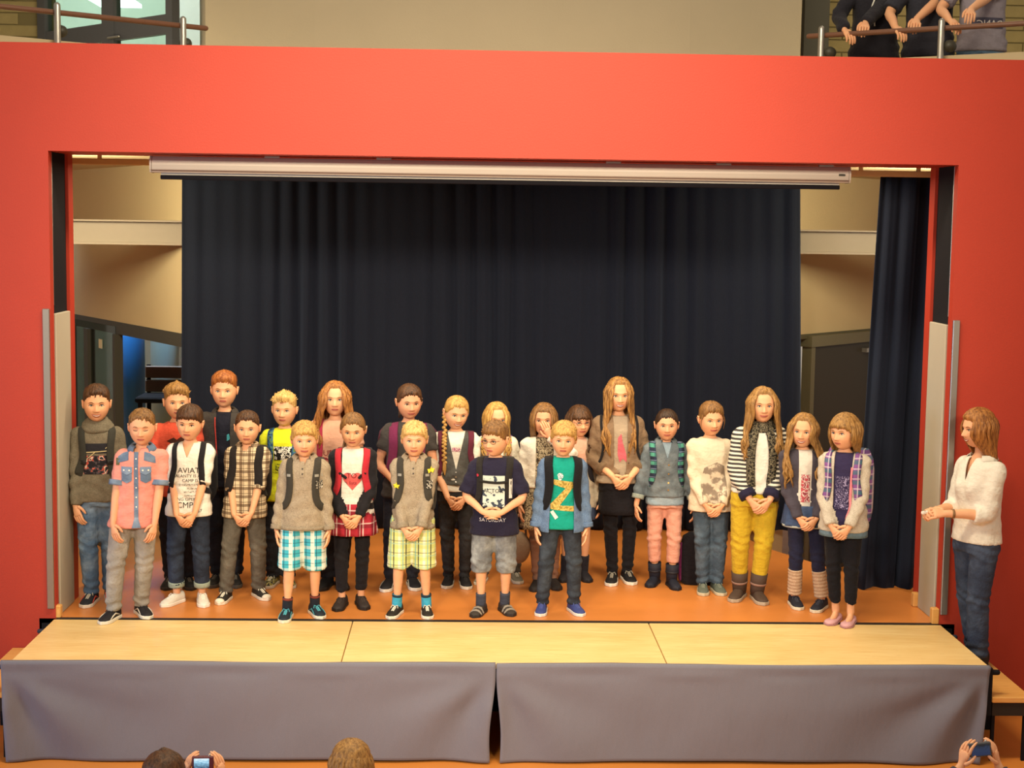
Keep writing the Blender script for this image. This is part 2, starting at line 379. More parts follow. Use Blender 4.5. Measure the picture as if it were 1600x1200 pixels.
# the corridor seen behind it
m = MB(); m.box((-9, 9.4, -.62), (-1.5, 9.5, 3.16)); struct(m.build('wall_corridor', plain('#98998a', .8, .2, var=.05, name='corridor_plaster')))
m = MB(); pts = [(-3.98, 7.0, -.62), (-3.98, 7.0, 3.16)]; m.tube(pts, .155, 28, ends=False)
tag(m.build('column', plain('#2f78c8', .35, .4, var=.04, name='blue_gloss'), smooth=True), 'round glossy blue column behind the glazed door', 'column')
m = MB(); m.tube([(-3.72, 7.6, -.62), (-3.72, 7.6, 3.16)], .16, 24, ends=False)
tag(m.build('column', plain('#9fc4d0', .4, .4, var=.04, name='pale_blue_gloss'), smooth=True), 'round pale blue column just right of the dark blue one', 'column')
ch = empty('wooden_chair', (-3.40, 6.1, -.62)); tag(ch, 'dark slatted wooden chair back beside the blue column', 'chair')
M_dw = plain('#6a5242', .5, .4, var=.15)
for z in (1.05, .90): m = MB(); m.box((-.28, .20, z+.55), (.28, .235, z+.68), .01); m.build('back_slat', M_dw, ch)
for s in (-1, 1):
    m = MB(); m.box((s*.25-.02, .235, 0), (s*.25+.02, .27, 1.74)); m.build('leg', M_black, ch)
    m = MB(); m.box((s*.25-.02, -.22, 0), (s*.25+.02, -.18, 1.38)); m.build('leg', M_black, ch)
m = MB(); m.box((-.30, -.24, 1.38), (.30, .27, 1.44), .015); m.build('seat', M_black, ch)
area('added_corridor_light', (-4.35, 6.6, 3.1), (-4.35, 8.2, 0.5), 1.4, .8, 260, (.72, .88, 1.0))  # unseen lamp added to brighten the corridor and column

# ------------------------------------------------------------------ curtains, rail, screen
n = NB('navy_curtain'); k = n.noise(160, n.map((1, 1, .3)), detail=2)
n.b.inputs['Sheen Weight'].default_value = .25; n.b.inputs['Sheen Tint'].default_value = (.25, .35, .6, 1)
M_curt = n.fin(n.mix(k, C('#12151f'), C('#1b2130')), .92, .15)
def drape(name, top, bot, y0, z0, z1, pleat, amp, seed, nz=14, lean=0.0):
    """top/bot: x ranges at the top and the bottom edge"""
    r = random.Random(seed); n = int((bot[1]-bot[0])/pleat)*10; s = np.linspace(0, 1, n+1)
    ph = np.cumsum([2*PI/10*r.uniform(.75, 1.25) for _ in s]); am = amp*(.75+.5*np.sin(s*23+seed))
    mb = MB(); rows = []
    for i in range(nz+1):
        t = i/nz; z = z1+(z0-z1)*t
        x = (top[0]+(top[1]-top[0])*s)*(1-t)+(bot[0]+(bot[1]-bot[0])*s)*t + .02*np.sin(ph*.5+t*2)*t
        y = y0 + am*(.55+.45*t)*np.sin(ph+.35*math.sin(3*t+seed)) + lean*t + .02*np.sin(s*9+t*3)
        rows.append(np.column_stack([x, y, np.full_like(x, z)]))
    mb.loft(rows, cap=False, closed=False); o = mb.build(name, M_curt, smooth=True)
    md = o.modifiers.new('cloth_thickness', 'SOLIDIFY'); md.thickness = .006; return o
tag(drape('stage_curtain', (-2.70, 2.62), (-2.755, 2.70), 3.15, .015, 3.07, .17, .045, 3), 'wide pleated dark navy curtain across the back of the stage', 'curtain')
tag(drape('stage_curtain', (2.76, 3.20), (2.66, 3.14), 1.08, .004, 3.06, .13, .05, 5, lean=-.04), 'narrow navy side curtain gathered beside the right grey panel', 'curtain')
cr = empty('curtain_rail', (0, .95, 3.08)); tag(cr, 'pale double curtain rail running below the stage ceiling', 'rail')
M_rail = plain('#cdb180', .6, .3, var=.04, name='cream_rail')
m = MB(); m.box((-3.6, -.03, .045), (3.6, .03, .078), .005); m.build('mounting_batten', M_rail, cr)
m = MB(); m.box((-3.6, -.02, -.025), (3.6, .02, .018), .005); m.build('track', M_rail, cr)
for x in np.arange(-3.3, 3.4, .42):
    m = MB(); m.box((x-.012, -.016, .015), (x+.012, .016, .05)); m.build('hanger', M_rail, cr)
sc = empty('projection_screen', (-.025, .33, 3.04)); tag(sc, 'long silver rolled-up projection screen case under the red lintel', 'screen')
prof = [(-.06, -.052), (-.068, -.03), (-.07, 0.0), (-.066, .028), (-.055, .045), (-.045, .055), (.06, .055), (.06, -.052)]
m = MB(); m.loft([np.array([(x, y, z) for y, z in prof]) for x in (-2.35, 2.35)]); fixn(m.build('case', M_alu, sc))
for s in (-1, 1):
    m = MB(); m.loft([np.array([(s*2.352+dx, y*1.04, z*1.04) for y, z in prof]) for dx in (0, s*.012)]); fixn(m.build('end_cap', M_alu, sc))
m = MB(); m.box((-2.35, -.067, -.044), (2.35, -.062, -.036)); m.build('seam', plain('#6b5446', .6, var=.05), sc)
m = MB(); m.box((-2.30, -.03, -.098), (2.30, -.005, -.068), .004); m.build('slat_bar', M_black, sc)
m = MB(); m.box((-2.30, -.012, -.075), (2.30, -.007, -.05)); m.build('screen_fabric', plain('#d8d2c4', .8, var=.03), sc)
m = MB(); m.box((2.28, -.075, -.008), (2.325, -.069, .006), .002); m.build('badge', M_dark, sc)
for x in (-1.55, -.8, 0.75, 1.5, 2.2):
    m = MB(); m.box((x-.05, -.045, .052), (x+.05, -.02, .066)); m.build('bracket', M_steel, sc)

# ------------------------------------------------------------------ front platforms, skirt cloths, side steps
for i, lab in ((-1, 'left birch plywood stage platform'), (0, 'middle birch plywood stage platform between two seams'), (1, 'right birch plywood stage platform by the teacher')):
    p = empty('stage_platform', (i*2.0, -.51, -.62)); tag(p, lab, 'platform', 'front stage platforms')
    m = MB(); m.box((-.997, -.49, .585), (.997, .485, .62), .003); m.build('deck', M_ply, p)
    m = MB()
    for y0 in (-.485, .45): m.box((-.99, y0, .50), (.99, y0+.03, .585))
    for x0 in (-.99, .96): m.box((x0, -.455, .50), (x0+.03, .45, .585))
    m.build('frame', M_black, p)
    for sx in (-1, 1):
        for sy in (-1, 1):
            m = MB(); m.box((sx*.955-.025, sy*.44-.025, 0), (sx*.955+.025, sy*.44+.025, .585)); m.build('leg', M_black, p)
    if i:
        m = MB(); m.box((i*1.0, -.478, .30), (i*1.03, -.43, .60)); m.tube([(i*1.03, -.455, .57), (i*1.065, -.455, .57)], .018, 10, up=(0, 0, 1)); m.build('corner_bracket', M_black, p)
        m = MB(); m.tube([(i*1.0, .33, .58), (i*1.05, .33, .58)], .016, 10, up=(0, 0, 1)); m.build('bolt_knob', plain('#2a3040', .5, var=.1), p)
M_skirt = NB('grey_skirt_cloth'); k = M_skirt.noise(240, detail=2); kk = M_skirt.noise(1.5)
M_skirt.bump(M_skirt.noise(7, M_skirt.map((1.2, 1, .5)), detail=3), .25, .03)
M_skirt = M_skirt.fin(M_skirt.mix(M_skirt.math('ADD', M_skirt.math('MULTIPLY', k, .6), M_skirt.math('MULTIPLY', kk, .4)), C('#6a6a74'), C('#807e8a')), .85, .2)
def skirt(lab, xt0, xt1, xb0, xb1, corners, seed, split=None):
    nx, nz = 150, 34; mb = MB(); rows = []; s = np.linspace(0, 1, nx+1)
    for i in range(nz+1):
        t = i/nz
        a0, a1 = xt0+(xb0-xt0)*t, xt1+(xb1-xt1)*t
        if split is not None:       # the inner edge opens like a wedge from a little below the top
            w = split[1]*sstep(.10, .75, t)*(1-.12*sstep(.8, 1, t))
            if split[0] > 0: a1 = xt1 - w
            else: a0 = xt0 + w
        x = a0+(a1-a0)*s
        y = np.full_like(x, -1.012) - .022*t
        for cx, sg, A, fr in corners:       # tension folds fanning out of the upper corners
            dx = (x-cx)*sg; ang = np.arctan2(np.maximum(dx, 0), t*.6+.02); rad = np.hypot(dx, t*.6)
            y -= A*sstep(.1, .5, t)*np.sin(ang*fr+seed)*np.exp(-dx*1.5)*sstep(0.02, .3, rad)*(dx > -.1)
        y -= .006*np.sin(x*3.1+seed)*t + .004*np.sin(x*7.7+2*t*3)*t + .006*np.exp(-((t-.10)/.05)**2)*np.sin(x*5+seed)
        z = -.002 - .605*t - .006*np.sin(x*1.9+seed)*(t if t > .5 else 0) - .006*np.abs(np.sin(x*1.57+seed))*(1-t)
        rows.append(np.column_stack([x, y, z]))
    rows = [rows[0]+[0, .02, .004]] + rows
    mb.loft(rows, cap=False, closed=False); o = mb.build('skirt_cloth', M_skirt, smooth=True)
    md = o.modifiers.new('cloth_thickness', 'SOLIDIFY'); md.thickness = .004
    return tag(o, lab, 'cloth', 'grey cloths hung along the platform front')
skirt('grey cloth hung along the platform front, left of the slit', -3.06, -.055, -3.02, -.085, [(-3.06, 1, .035, 9), (-.05, -1, .03, 8)], .6, (1, .035))
skirt('grey cloth hung along the platform front, right of the slit', -.050, 3.005, -.02, 2.955, [(-.05, 1, .02, 8), (3.0, -1, .045, 9)], 2.1, (-1, .03))
for s, lab in ((-1, 'low wooden side step left of the platforms'), (1, 'low wooden side step right of the platforms')):
    p = empty('side_step', (s*3.155, -.51, -.62)); tag(p, lab, 'step', 'wooden side steps')
    m = MB(); m.box((-.125, -.49, .385), (.125, .50, .42), .004); m.build('tread', M_step, p)
    m = MB(); m.box((-.12, -.48, .30), (.12, -.455, .385)); m.build('apron', plain('#2a221c', .7, var=.1), p)
    m = MB(); m.box((-.11, .15, 0), (.11, .18, .385)); m.build('shade_panel', M_black, p)  # black panel added in place of the deep shade under the tread
    for x in (-.11, .09): m = MB(); m.box((x, -.45, 0), (x+.02, -.43, .385)); m.build('leg', M_black, p)

# ------------------------------------------------------------------ gallery above the red wall
cen = [(-2.75, 4.4), (-2.43, 2.78), (-1.52, 2.62), (1.55, 2.62), (2.50, 2.78), (2.62, 4.4)]
struct(slab(cen, 3.22, 6.0).build('wall_gallery', M_beige2))
M_wood = plain('#6e4a38', .45, .4, var=.12, vs=30, name='handrail_wood')
M_para = plain('#b7a88a', .75, .25, var=.04, vs=4, name='parapet_plaster')
def gallery_rail(lab, A, B, posts, sgn):
    A, B = np.array(A), np.array(B); d = nrm(np.append(B-A, 0)); nn = np.array([-d[1], d[0], 0]); nn = nn if nn[1] > 0 else -nn
    r = empty('gallery_railing', (A[0], A[1], 3.22)); tag(r, lab, 'railing', 'gallery railings')
    m = MB(); m.tube([V3(0, 0, .93), np.append(B-A, .93)], .02, 12, up=(0, 0, 1)); m.build('handrail', M_wood, r, smooth=True)
    for p in posts:
        t = (np.array(p)-A) @ d[:2]; q = d*t
        m = MB(); m.tube([q-nn*.035+V3(0, 0, 0), q-nn*.035+V3(0, 0, .975)], .024, 14); m.build('post', M_steel, r, smooth=True)
        m = MB(); m.tube([q+nn*.01+d*.05+V3(0, 0, .80), q+nn*.03+d*.05+V3(0, 0, .80)], .045, 16, up=(0, 0, 1)); m.build('bracket_disc', M_dark, r, smooth=True)
    P, Q = A+nn[:2]*.03, B+nn[:2]*.03
    struct(vwall('wall_parapet_%s' % sgn, tuple(P), tuple(Q), 3.22, 3.955, .08, M_para))
gallery_rail('brown gallery handrail on steel posts at the upper left', (-4.45, .24), (-2.30, 2.02), [(-3.278, 1.264), (-2.47, 1.885)], 'left')
gallery_rail('brown gallery handrail on steel posts at the upper right', (2.36, 1.83), (4.3, .42), [(2.447, 1.747), (3.20, 1.19)], 'right')
# yellow block walls at the back of the gallery: single blocks with recessed joints
M_block = plain('#8f8158', .85, .2, var=.14, vs=9, bs=60, bst=.2, name='yellow_block'); M_joint = plain('#6f6546', .9, .1, var=.05)
def blocks(name, x0, x1, y, z0, z1, bw=.49, bh=.115):
    m = MB(); m.box((x0, y+.012, z0), (x1, y+.14, z1)); w = struct(m.build(name, M_joint))
    mb = MB(); mb.box((0, 0, 0), (bw-.012, .03, bh-.010), .003); me = mb.mesh('brick'); me.materials.append(M_block)
    r = 0; z = max(z0, 3.75)
    while z < min(z1, 4.9):
        x = x0 - (bw/2 if r % 2 else 0)
        while x < x1-.05:
            if x >= x0-.01 and x+bw <= x1+.05:
                o = bpy.data.objects.new('brick', me); COL.objects.link(o); o.parent = w; o.location = (x, y, z)
            x += bw
        z += bh; r += 1
blocks('wall_gallery_left', -5.9, -4.35, 5.35, 3.22, 5.4)
blocks('wall_gallery_right', 2.75, 6.2, 4.4, 3.22, 5.6)
# glazed gallery door
G0, G1 = np.array([-2.86, 3.65, 0]), np.array([-4.45, 5.30, 0]); gd = nrm(G1-G0); gn = np.array([gd[1], -gd[0], 0])
gw = empty('window_1', (G0[0], G0[1], 3.22)); struct(gw)
LG = np.linalg.norm(G1-G0); M_clear = glassm('clear_glass', '#e6f2ec')
for t, w in ((0, .05), (.44, .10), (.97, .07)):
    m = MB(); m.obox(gd*LG*t+V3(0, 0, 1.2), gd*w, gn*.04, (0, 0, 1.2)); m.build('frame_post', M_darkgrey, gw)
for t0, t1, z in ((.02, .42, 1.16), (.46, .95, 1.16)):
    m = MB(); m.obox(gd*LG*(t0+t1)/2+V3(0, 0, z), gd*LG*(t1-t0)/2, gn*.03, (0, 0, .085)); m.build('frame_rail', M_darkgrey, gw)
    m = MB(); m.obox(gd*LG*(t0+t1)/2+V3(0, 0, 1.2), gd*LG*(t1-t0)/2, gn*.005, (0, 0, 1.18)); m.build('pane', M_clear, gw)
m = MB(); m.tube([gd*LG*.42-gn*.06+V3(0, 0, 1.1), gd*LG*.34-gn*.06+V3(0, 0, 1.1)], .012, 8, up=(0, 0, 1)); m.build('door_handle', M_steel, gw)
m = MB(); m.box((-9, 8.4, 3.22), (-2.6, 8.5, 6)); struct(m.build('wall_landing', plain('#d4ddd2', .8, .2, var=.04, name='landing_plaster')))
lp = MB(); lp.box((-4.35, 6.2, 5.0), (-3.9, 7.4, 5.04)); n = NB('lit_tube'); n.b.inputs['Emission Color'].default_value = (.85, .95, 1, 1); n.b.inputs['Emission Strength'].default_value = 3.0
tag(lp.build('strip_lamp', n.fin((.9, .9, .9, 1))), 'lit white strip lamp behind the gallery glass', 'lamp')
area('added_landing_light', (-4.6, 6.2, 5.7), (-4.6, 8.4, 4.8), 2.0, 1.0, 55, (.80, .97, 1.0))  # unseen lamp added to brighten the wall behind the glass
m = MB(); m.obox((2.80, 3.6, 4.4), (.11, 0, 0), (0, .06, 0), (0, 0, 1.2)); struct(m.build('trim_15', M_dark))
# ------------------------------------------------------------------ people: head template
RX, RY, RZ = .0785, .093, .109
NU, NV = 64, 50
_t = np.linspace(0, 2*PI, NU, endpoint=False); AZ = _t - .45*np.sin(_t)              # 0 = straight ahead (-Y), denser in front
_s = np.linspace(.02, PI-.02, NV); VV = _s + .18*np.sin(2*_s)
azg, vvg = np.meshgrid(AZ, VV)
def skull(azg, vvg):
    ca, sa = np.cos(azg), np.sin(azg); p = 2.25
    k = 1/((np.abs(ca)**p + np.abs(sa)**p)**(1/p))
    sv, cv = np.sin(vvg), np.cos(vvg); q = np.where(cv < 0, 2.65, 2.15)
    kv = 1/((np.abs(sv)**q + np.abs(cv)**q)**(1/q))
    x = RX*k*sa*sv*kv; y = -RY*k*ca*sv*kv; z = RZ*cv*kv
    t = np.clip(-z/RZ, 0, 1)
    x = x*(1-.30*t**1.7); y = np.where(y > 0, y*(1-.42*t**1.3), y*(1-.05*t))
    y = np.where((y < 0) & (z > .05), y*(1-.10*sstep(.05, .108, z)), y)
    return x, y, z
def g2(x, z, x0, z0, sx, sz): return np.exp(-((x-x0)/sx)**2 - ((z-z0)/sz)**2)
hx, hy, hz = skull(azg, vvg); SK = np.stack([hx, hy, hz], -1)
fr = (hy < -.01).astype(float); y = hy.copy(); x, z = hx, hz
for s in (-1, 1):
    y += fr*.0095*g2(x, z, s*.031, .004, .017, .011); y -= fr*.005*g2(x, z, s*.038, -.030, .020, .020)
    y -= fr*.0075*g2(x, z, s*.0125, -.031, .0065, .007)
y -= fr*.0035*g2(x, z, 0, .024, .045, .008)
prof = sstep(.020, -.028, z)*(1-sstep(-.031, -.041, z)); wid = .0075+.0055*sstep(.01, -.03, z)
y -= fr*.0235*(prof**1.25)*np.exp(-(x/wid)**2)
y -= fr*(.006*g2(x, z, 0, -.057, .022, .013) - .003*g2(x, z, 0, -.0565, .020, .003) + .006*g2(x, z, 0, -.092, .020, .014) - .004*g2(x, z, 0, -.074, .020, .007))
HV = np.stack([x, y, z], -1).reshape(-1, 3)
HF = [(i*NU+j, i*NU+(j+1) % NU, (i+1)*NU+(j+1) % NU, (i+1)*NU+j)[::-1] for i in range(NV-1) for j in range(NU)]
HF += [tuple(range(NU)), tuple((NV-1)*NU+j for j in range(NU-1, -1, -1))]
HEAD_BVH = BVHTree.FromPolygons([Vector(v) for v in HV], HF)
def face_y(x, z):
    h = HEAD_BVH.ray_cast(Vector((x, -1, z)), Vector((0, 1, 0))); return h[0].y if h[0] else -.08
ear = MB()
for s in (-1, 1):
    rot = np.array(Matrix.Rotation(s*.45, 3, 'Z') @ Matrix.Rotation(.15, 3, 'X'))
    ear.ell((s*.080, .012, -.004), (.0075, .019, .029), 10, 8, rot)
    ear.tube([(s*.086, .000, .014), (s*.089, .016, .020), (s*.089, .028, .006), (s*.084, .020, -.018)], [.004, .0045, .004, .003], 6)
HEADMB = (np.vstack([HV]+ear.V), HF + [tuple(i+len(HV) for i in f) for f in ear.F])
# face pieces, shared by everybody
def arc(P, R, n=8, off=.001, mb=None, flat=1.0):
    pts = np.array([(x, face_y(x, z)-off, z) for x, z in P]); mb = mb or MB(); mb.tube(crom(pts, max(7, len(P)*2)), np.interp(np.linspace(0, 1, max(7, len(P)*2)), np.linspace(0, 1, len(R)), R), n, up=(0, 1, 0), flat=flat); return mb
def make_eye(s, closed=False, look=0.0):
    mb = MB(); cx, cz = s*.031, .003; fy = face_y(cx, cz)
    if not closed:
        mb.mi = 0; mb.ell((cx, fy+.0035, cz), (.0135, .0075, .0054), 14, 9)
        mb.mi = 1; mb.ell((cx+look, fy-.0027, cz+.0004), (.0052, .0022, .0054), 10, 7)
    zz = -.004 if closed else .0065
    mb.mi = 2; arc([(cx-s*.014, cz+zz*.1), (cx-s*.007, cz+zz), (cx+s*.002, cz+zz*1.12), (cx+s*.010, cz+zz*.75), (cx+s*.0155, cz-.0005)], [.0008, .0017, .002, .0019, .0008], 6, .003, mb)
    return mb.mesh('eye', True)
def make_brow(s):
    return arc([(s*.016, .0195), (s*.026, .0235), (s*.036, .0235), (s*.046, .0185)], [.0012, .0025, .0022, .0008], 7, .0005, flat=.6).mesh('eyebrow', True)
def make_mouth(m, w=.0235):
    mb = MB(); w = w+.006*max(m, 0); op = .0045 if m > .6 else 0.0
    xs = np.linspace(-w, w, 7); zc = -.0565 + .0105*m*(xs/w)**2 - .003*m
    mb.mi = 0; k = np.array([.0006, .0026, .0034, .003, .0034, .0026, .0006])
    arc(list(zip(xs, zc+.0022+op*.35*(1-(xs/w)**2))), k*.9, 7, .0005, mb, .7)
    arc(list(zip(xs, zc-.0030-op*(1-(xs/w)**2))), k*1.15, 7, .0008, mb, .8)
    mb.mi = 1 if op else 2
    arc(list(zip(xs*.86, zc-.0006-op*.35*(1-(xs/w)**2))), (k*.9+.0002 if op else k*.35), 7, .0006 if op else .0018, mb, .6)
    return mb.mesh('mouth', True)
M_white = plain('#d9d2c6', .35, .5, var=0, name='sclera'); M_lash = plain('#2a1a12', .6, var=0, name='lashes')
M_teeth = plain('#e6dccb', .3, .5, var=0, name='teeth'); M_lip = plain('#a8594c', .45, .4, var=.05, name='lips'); M_lipline = plain('#6e3029', .6, var=0, name='lip_line')
IRIS = {k: plain(v, .25, .6, var=0, name='iris_'+k) for k, v in (('blue', '#38505e'), ('brown', '#2c1a10'))}
_fm = {}
def face_mesh(kind, *a):
    k = (kind,)+a
    if k not in _fm: _fm[k] = {'eye': make_eye, 'brow': make_brow, 'mouth': make_mouth}[kind](*a)
    return _fm[k].copy() if kind != 'mouth' else _fm[k]
# ------------------------------------------------------------------ hair
def hair_cap(front=.060, temple=.035, side=.004, back=-.045, top=.020, sides=.008, rough=.002, seed=0, quiff=0.0, part=0.0, fringe=0.0):
    d = np.degrees(np.abs((azg+PI) % (2*PI)-PI))
    hl = np.interp(d, [0, 30, 52, 68, 82, 100, 118, 145, 180], [front, front-.002, temple, side+.004, side, side+.020, side-.004, back, back])
    r = np.random.RandomState(seed); z = SK[..., 2]
    hl = hl + (.35 if part else 1.0)*(.0045*np.sin(azg*13+r.rand()*6)*np.sin(azg*5+r.rand()*6) + .003*np.sin(azg*29+r.rand()*6))
    m = (z-hl)/.014; w = sstep(0, 1, m)
    th = sides + (top-sides)*sstep(.03, .085, z)
    th = th + rough*(np.sin(azg*21+r.rand()*9+z*60)*.6 + np.sin(azg*37+r.rand()*9-z*90)*.4 + r.normal(0, .5, z.shape)*.7)
    th = th + quiff*sstep(50, 10, d)*sstep(.05, .085, z)
    if part: th = th - .006*np.exp(-((SK[..., 0]-part)/.006)**2)*(SK[..., 1] < .03)*sstep(.06, .09, z)
    N = nrm_grid(SK); P = SK + N*((th+.003)*w - .003)[..., None]
    if fringe:                                           # hair combed forward over the brow
        f = sstep(60, 30, d)*sstep(front+.045, front, z)*w; P[..., 1] -= fringe*f
    mb = MB(); idx = np.arange(NV*NU).reshape(NV, NU); F = []
    for i in range(NV-1):
        for j in range(NU):
            k = (j+1) % NU
            if max(m[i, j], m[i, k], m[i+1, j], m[i+1, k]) > 0: F.append((idx[i+1, j], idx[i+1, k], idx[i, k], idx[i, j]))
    F.append(tuple(idx[0, j] for j in range(NU))[::1])
    used = sorted({q for f in F for q in f}); re = {q: i for i, q in enumerate(used)}
    return mb.add(P.reshape(-1, 3)[used], [tuple(re[q] for q in f) for f in F])
def nrm_grid(S):
    n = S/np.array([RX, RY, RZ])**2; return n/np.linalg.norm(n, axis=-1, keepdims=True)
def apply(M, P): P = np.asarray(P, float); return P @ np.array(M.to_3x3()).T + np.array(M.to_translation())
def tufts(mb, n, seed, length=.02, zmin=.055, fwd=.4):
    r = random.Random(seed)
    for _ in range(n):
        a = r.uniform(-PI, PI); v = math.acos(r.uniform(zmin/RZ, .98)); x, y, z = [float(q) for q in skull(np.array(a), np.array(v))]
        p = np.array([x, y, z]); nn = nrm(p/np.array([RX, RY, RZ])**2); d = nrm(nn+V3(r.uniform(-.4, .4), -fwd+r.uniform(-.3, .3), .15))
        q = p+nn*.008; mb.tube([q, q+d*length*.5, q+d*length*r.uniform(.8, 1.1)+V3(0, 0, -.002)], [.005, .0035, .0008], 5, ends=False)
    return mb
def locks(HM, hs, neck_z, zend, n=30, a0=48, wave=.006, seed=0, rad=.0135, front=True, spread=1.0, chest_y=-.085, cx=0.0, vol=1.0):
    """separate hanging locks of long hair, in body space; HM places the head template"""
    r = random.Random(seed); mb = MB(); A = np.radians(np.linspace(a0, 360-a0, n))
    for a in A:
        a += r.uniform(-.06, .06); d = min(math.degrees(a), 360-math.degrees(a)); sg = 1 if math.sin(a) > 0 else -1
        P = []
        for z, k in ((.100, 1.03), (.075, 1.09), (.025, 1.0+.17*vol), (-.04, 1.0+.24*vol)):
            v = math.acos(np.clip(z/RZ, -1, 1)); x, y, zz = [float(q) for q in skull(np.array(a), np.array(v))]
            if z < 0: x = max(abs(x), .058*abs(math.sin(a)))*sg; y = y if y < 0 else max(y, .07*abs(math.cos(a)))
            P.append(apply(HM, [x*k, y*k, zz]))
        p = P[-1]; zl = neck_z-.02; e = zend+r.uniform(-.05, .04)
        if d < 105 and front:
            P.append(V3(cx+sg*(.055+.035*abs(math.sin(a)))*spread, chest_y*.75, zl)); P.append(V3(cx+sg*(.06+.05*r.random())*spread, chest_y-.012*r.random(), (zl+e)/2)); P.append(V3(cx+sg*(.055+.05*r.random())*spread, chest_y-.01, e))
        else:
            P.append(V3(cx+math.sin(a)*.085*spread, .075, zl)); P.append(V3(cx+math.sin(a)*.09*spread, .10, (zl+e)/2)); P.append(V3(cx+math.sin(a)*.08*spread, .095, e))
        Q = crom(P, 18); t = np.linspace(0, 1, 18); ph = r.uniform(0, 6)
        Q[:, 0] += wave*np.sin(t*22+ph)*t**.6; Q[:, 1] += wave*.7*np.cos(t*19+ph)*t**.6
        R = rad*hs*np.interp(t, [0, .15, .5, .85, 1], [.55, .9, 1.1, .9, .15])*r.uniform(.85, 1.15)
        mb.tube(Q, R, 6, up=(math.sin(a), -math.cos(a), 0), flat=.62, ends=False)
    return mb

# ------------------------------------------------------------------ body
def ik(S, T, l1, l2, pole):
    S, T = np.asarray(S, float), np.asarray(T, float); d = T-S; L = np.linalg.norm(d); mx = (l1+l2)*.999
    if L > mx: T = S+d/L*mx; d = T-S; L = mx
    a = (l1*l1-l2*l2+L*L)/(2*L); hgt = math.sqrt(max(l1*l1-a*a, 0)); u = d/L
    pv = np.asarray(pole, float); pv = nrm(pv-u*np.dot(pv, u)); return S+u*a+pv*hgt, T
class Body: pass
def hand(core, ext, Wp, d, nrml, th, size, curl=.5, spread=.0):
    d = nrm(d); nrml = nrm(nrml-d*np.dot(nrml, d)); l = np.cross(d, nrml)
    if np.dot(l, th) < 0: l = -l                       # l points to the thumb side
    pl = size*.50; k = size/.15
    core.loft([ring(Wp-d*.01, l*.017*k, nrml*.013*k, 12), ring(Wp+d*pl*.3, l*.026*k, nrml*.0145*k, 12, 2.6), ring(Wp+d*pl*.75, l*.034*k, nrml*.0135*k, 12, 3), ring(Wp+d*pl*1.02, l*.032*k, nrml*.010*k, 12, 3)])
    for i, ln in enumerate((.43, .48, .45, .35)):
        b = Wp+d*pl*(.93 if i < 3 else .86)+l*(1.5-i)*.0172*k; P = [b]; seg = ln*size*np.array([.44, .32, .26])
        for j, ang in enumerate((.35*curl, 1.05*curl, 1.6*curl)):
            dd = d*math.cos(ang)+nrml*math.sin(ang)+l*spread*(1.5-i)*.5; P.append(P[-1]+nrm(dd)*seg[j])
        ext.tube(crom(P, 7), np.array([.0082, .0081, .0078, .0075, .0072, .0068, .0056])*k, 7, up=l)
    b = Wp+d*pl*.22+l*.024*k; d1 = nrm(d*.72+l*.55+nrml*.35); d2 = nrm(d*.9+l*.12+nrml*.45*(.5+curl))
    ext.tube(crom([b, b+d1*size*.17, b+d1*size*.17+d2*size*.21], 6), np.array([.0115, .0105, .0095, .0090, .0085, .0065])*k, 7, up=l)
ARMS = {}
def arm_pose(B, s, name):
    """wrist target, hand direction, palm normal, thumb side, curl, elbow pole (all in body space)"""
    h = B.h; cx = B.cx(.55)
    if name.startswith('clasp'):
        z = float(name[5:] or .50)*h
        if s < 0: return V3(cx-.062*h/1.4, -.115*h/1.4-.02, z+.022), V3(.62, -.25, -.72), V3(.45, .85, .1), V3(.2, -.3, .9), .75, V3(-.85, .75, -.1)
        return V3(cx+.062*h/1.4, -.135*h/1.4-.028, z+.027), V3(-.60, -.12, -.76), V3(-.35, .9, .1), V3(-.2, -.3, .9), .70, V3(.85, .75, -.1)
    if name == 'side': return V3(cx+s*.132*h*B.w**.5, -.03, .455*h), V3(-s*.06, -.14, -1), V3(-s, .15, 0), V3(0, -1, 0), .42, V3(s*.35, 1, 0)
    if name == 'sideout': return V3(cx+s*.165*h, -.05, .46*h), V3(-s*.05, -.2, -1), V3(-s, .3, 0), V3(0, -1, 0), .55, V3(s*.6, 1, 0)
    if name == 'front': return V3(cx+s*.095*h, -.11, .455*h), V3(-s*.25, -.25, -1), V3(-s*.6, .8, 0), V3(0, -1, 0), .6, V3(s*.7, .9, 0)
    if name == 'face': return V3(B.head[0]+s*.035, -.155, B.head[2]-.115), V3(-s*.35, -.10, 1), V3(-s*.2, 1, 0), V3(-s, -.2, 0), .8, V3(s*.7, -.4, -.5)
    if name == 'belly': return V3(cx+s*.065, -.165, .555*h), V3(-s*.95, -.15, -.15), V3(-s*.1, .95, -.2), V3(0, -.2, 1), .55, V3(s*.9, .6, -.1)
    if name == 'remote': return V3(cx+s*.055-.02, -.30, .615*h), V3(-s*.3, -.95, .05), V3(-s*.7, .1, -.6), V3(-s*.3, 0, .9), 1.1, V3(s*.35, .7, -.7)
    if callable(B.arm_fn): return B.arm_fn(s)
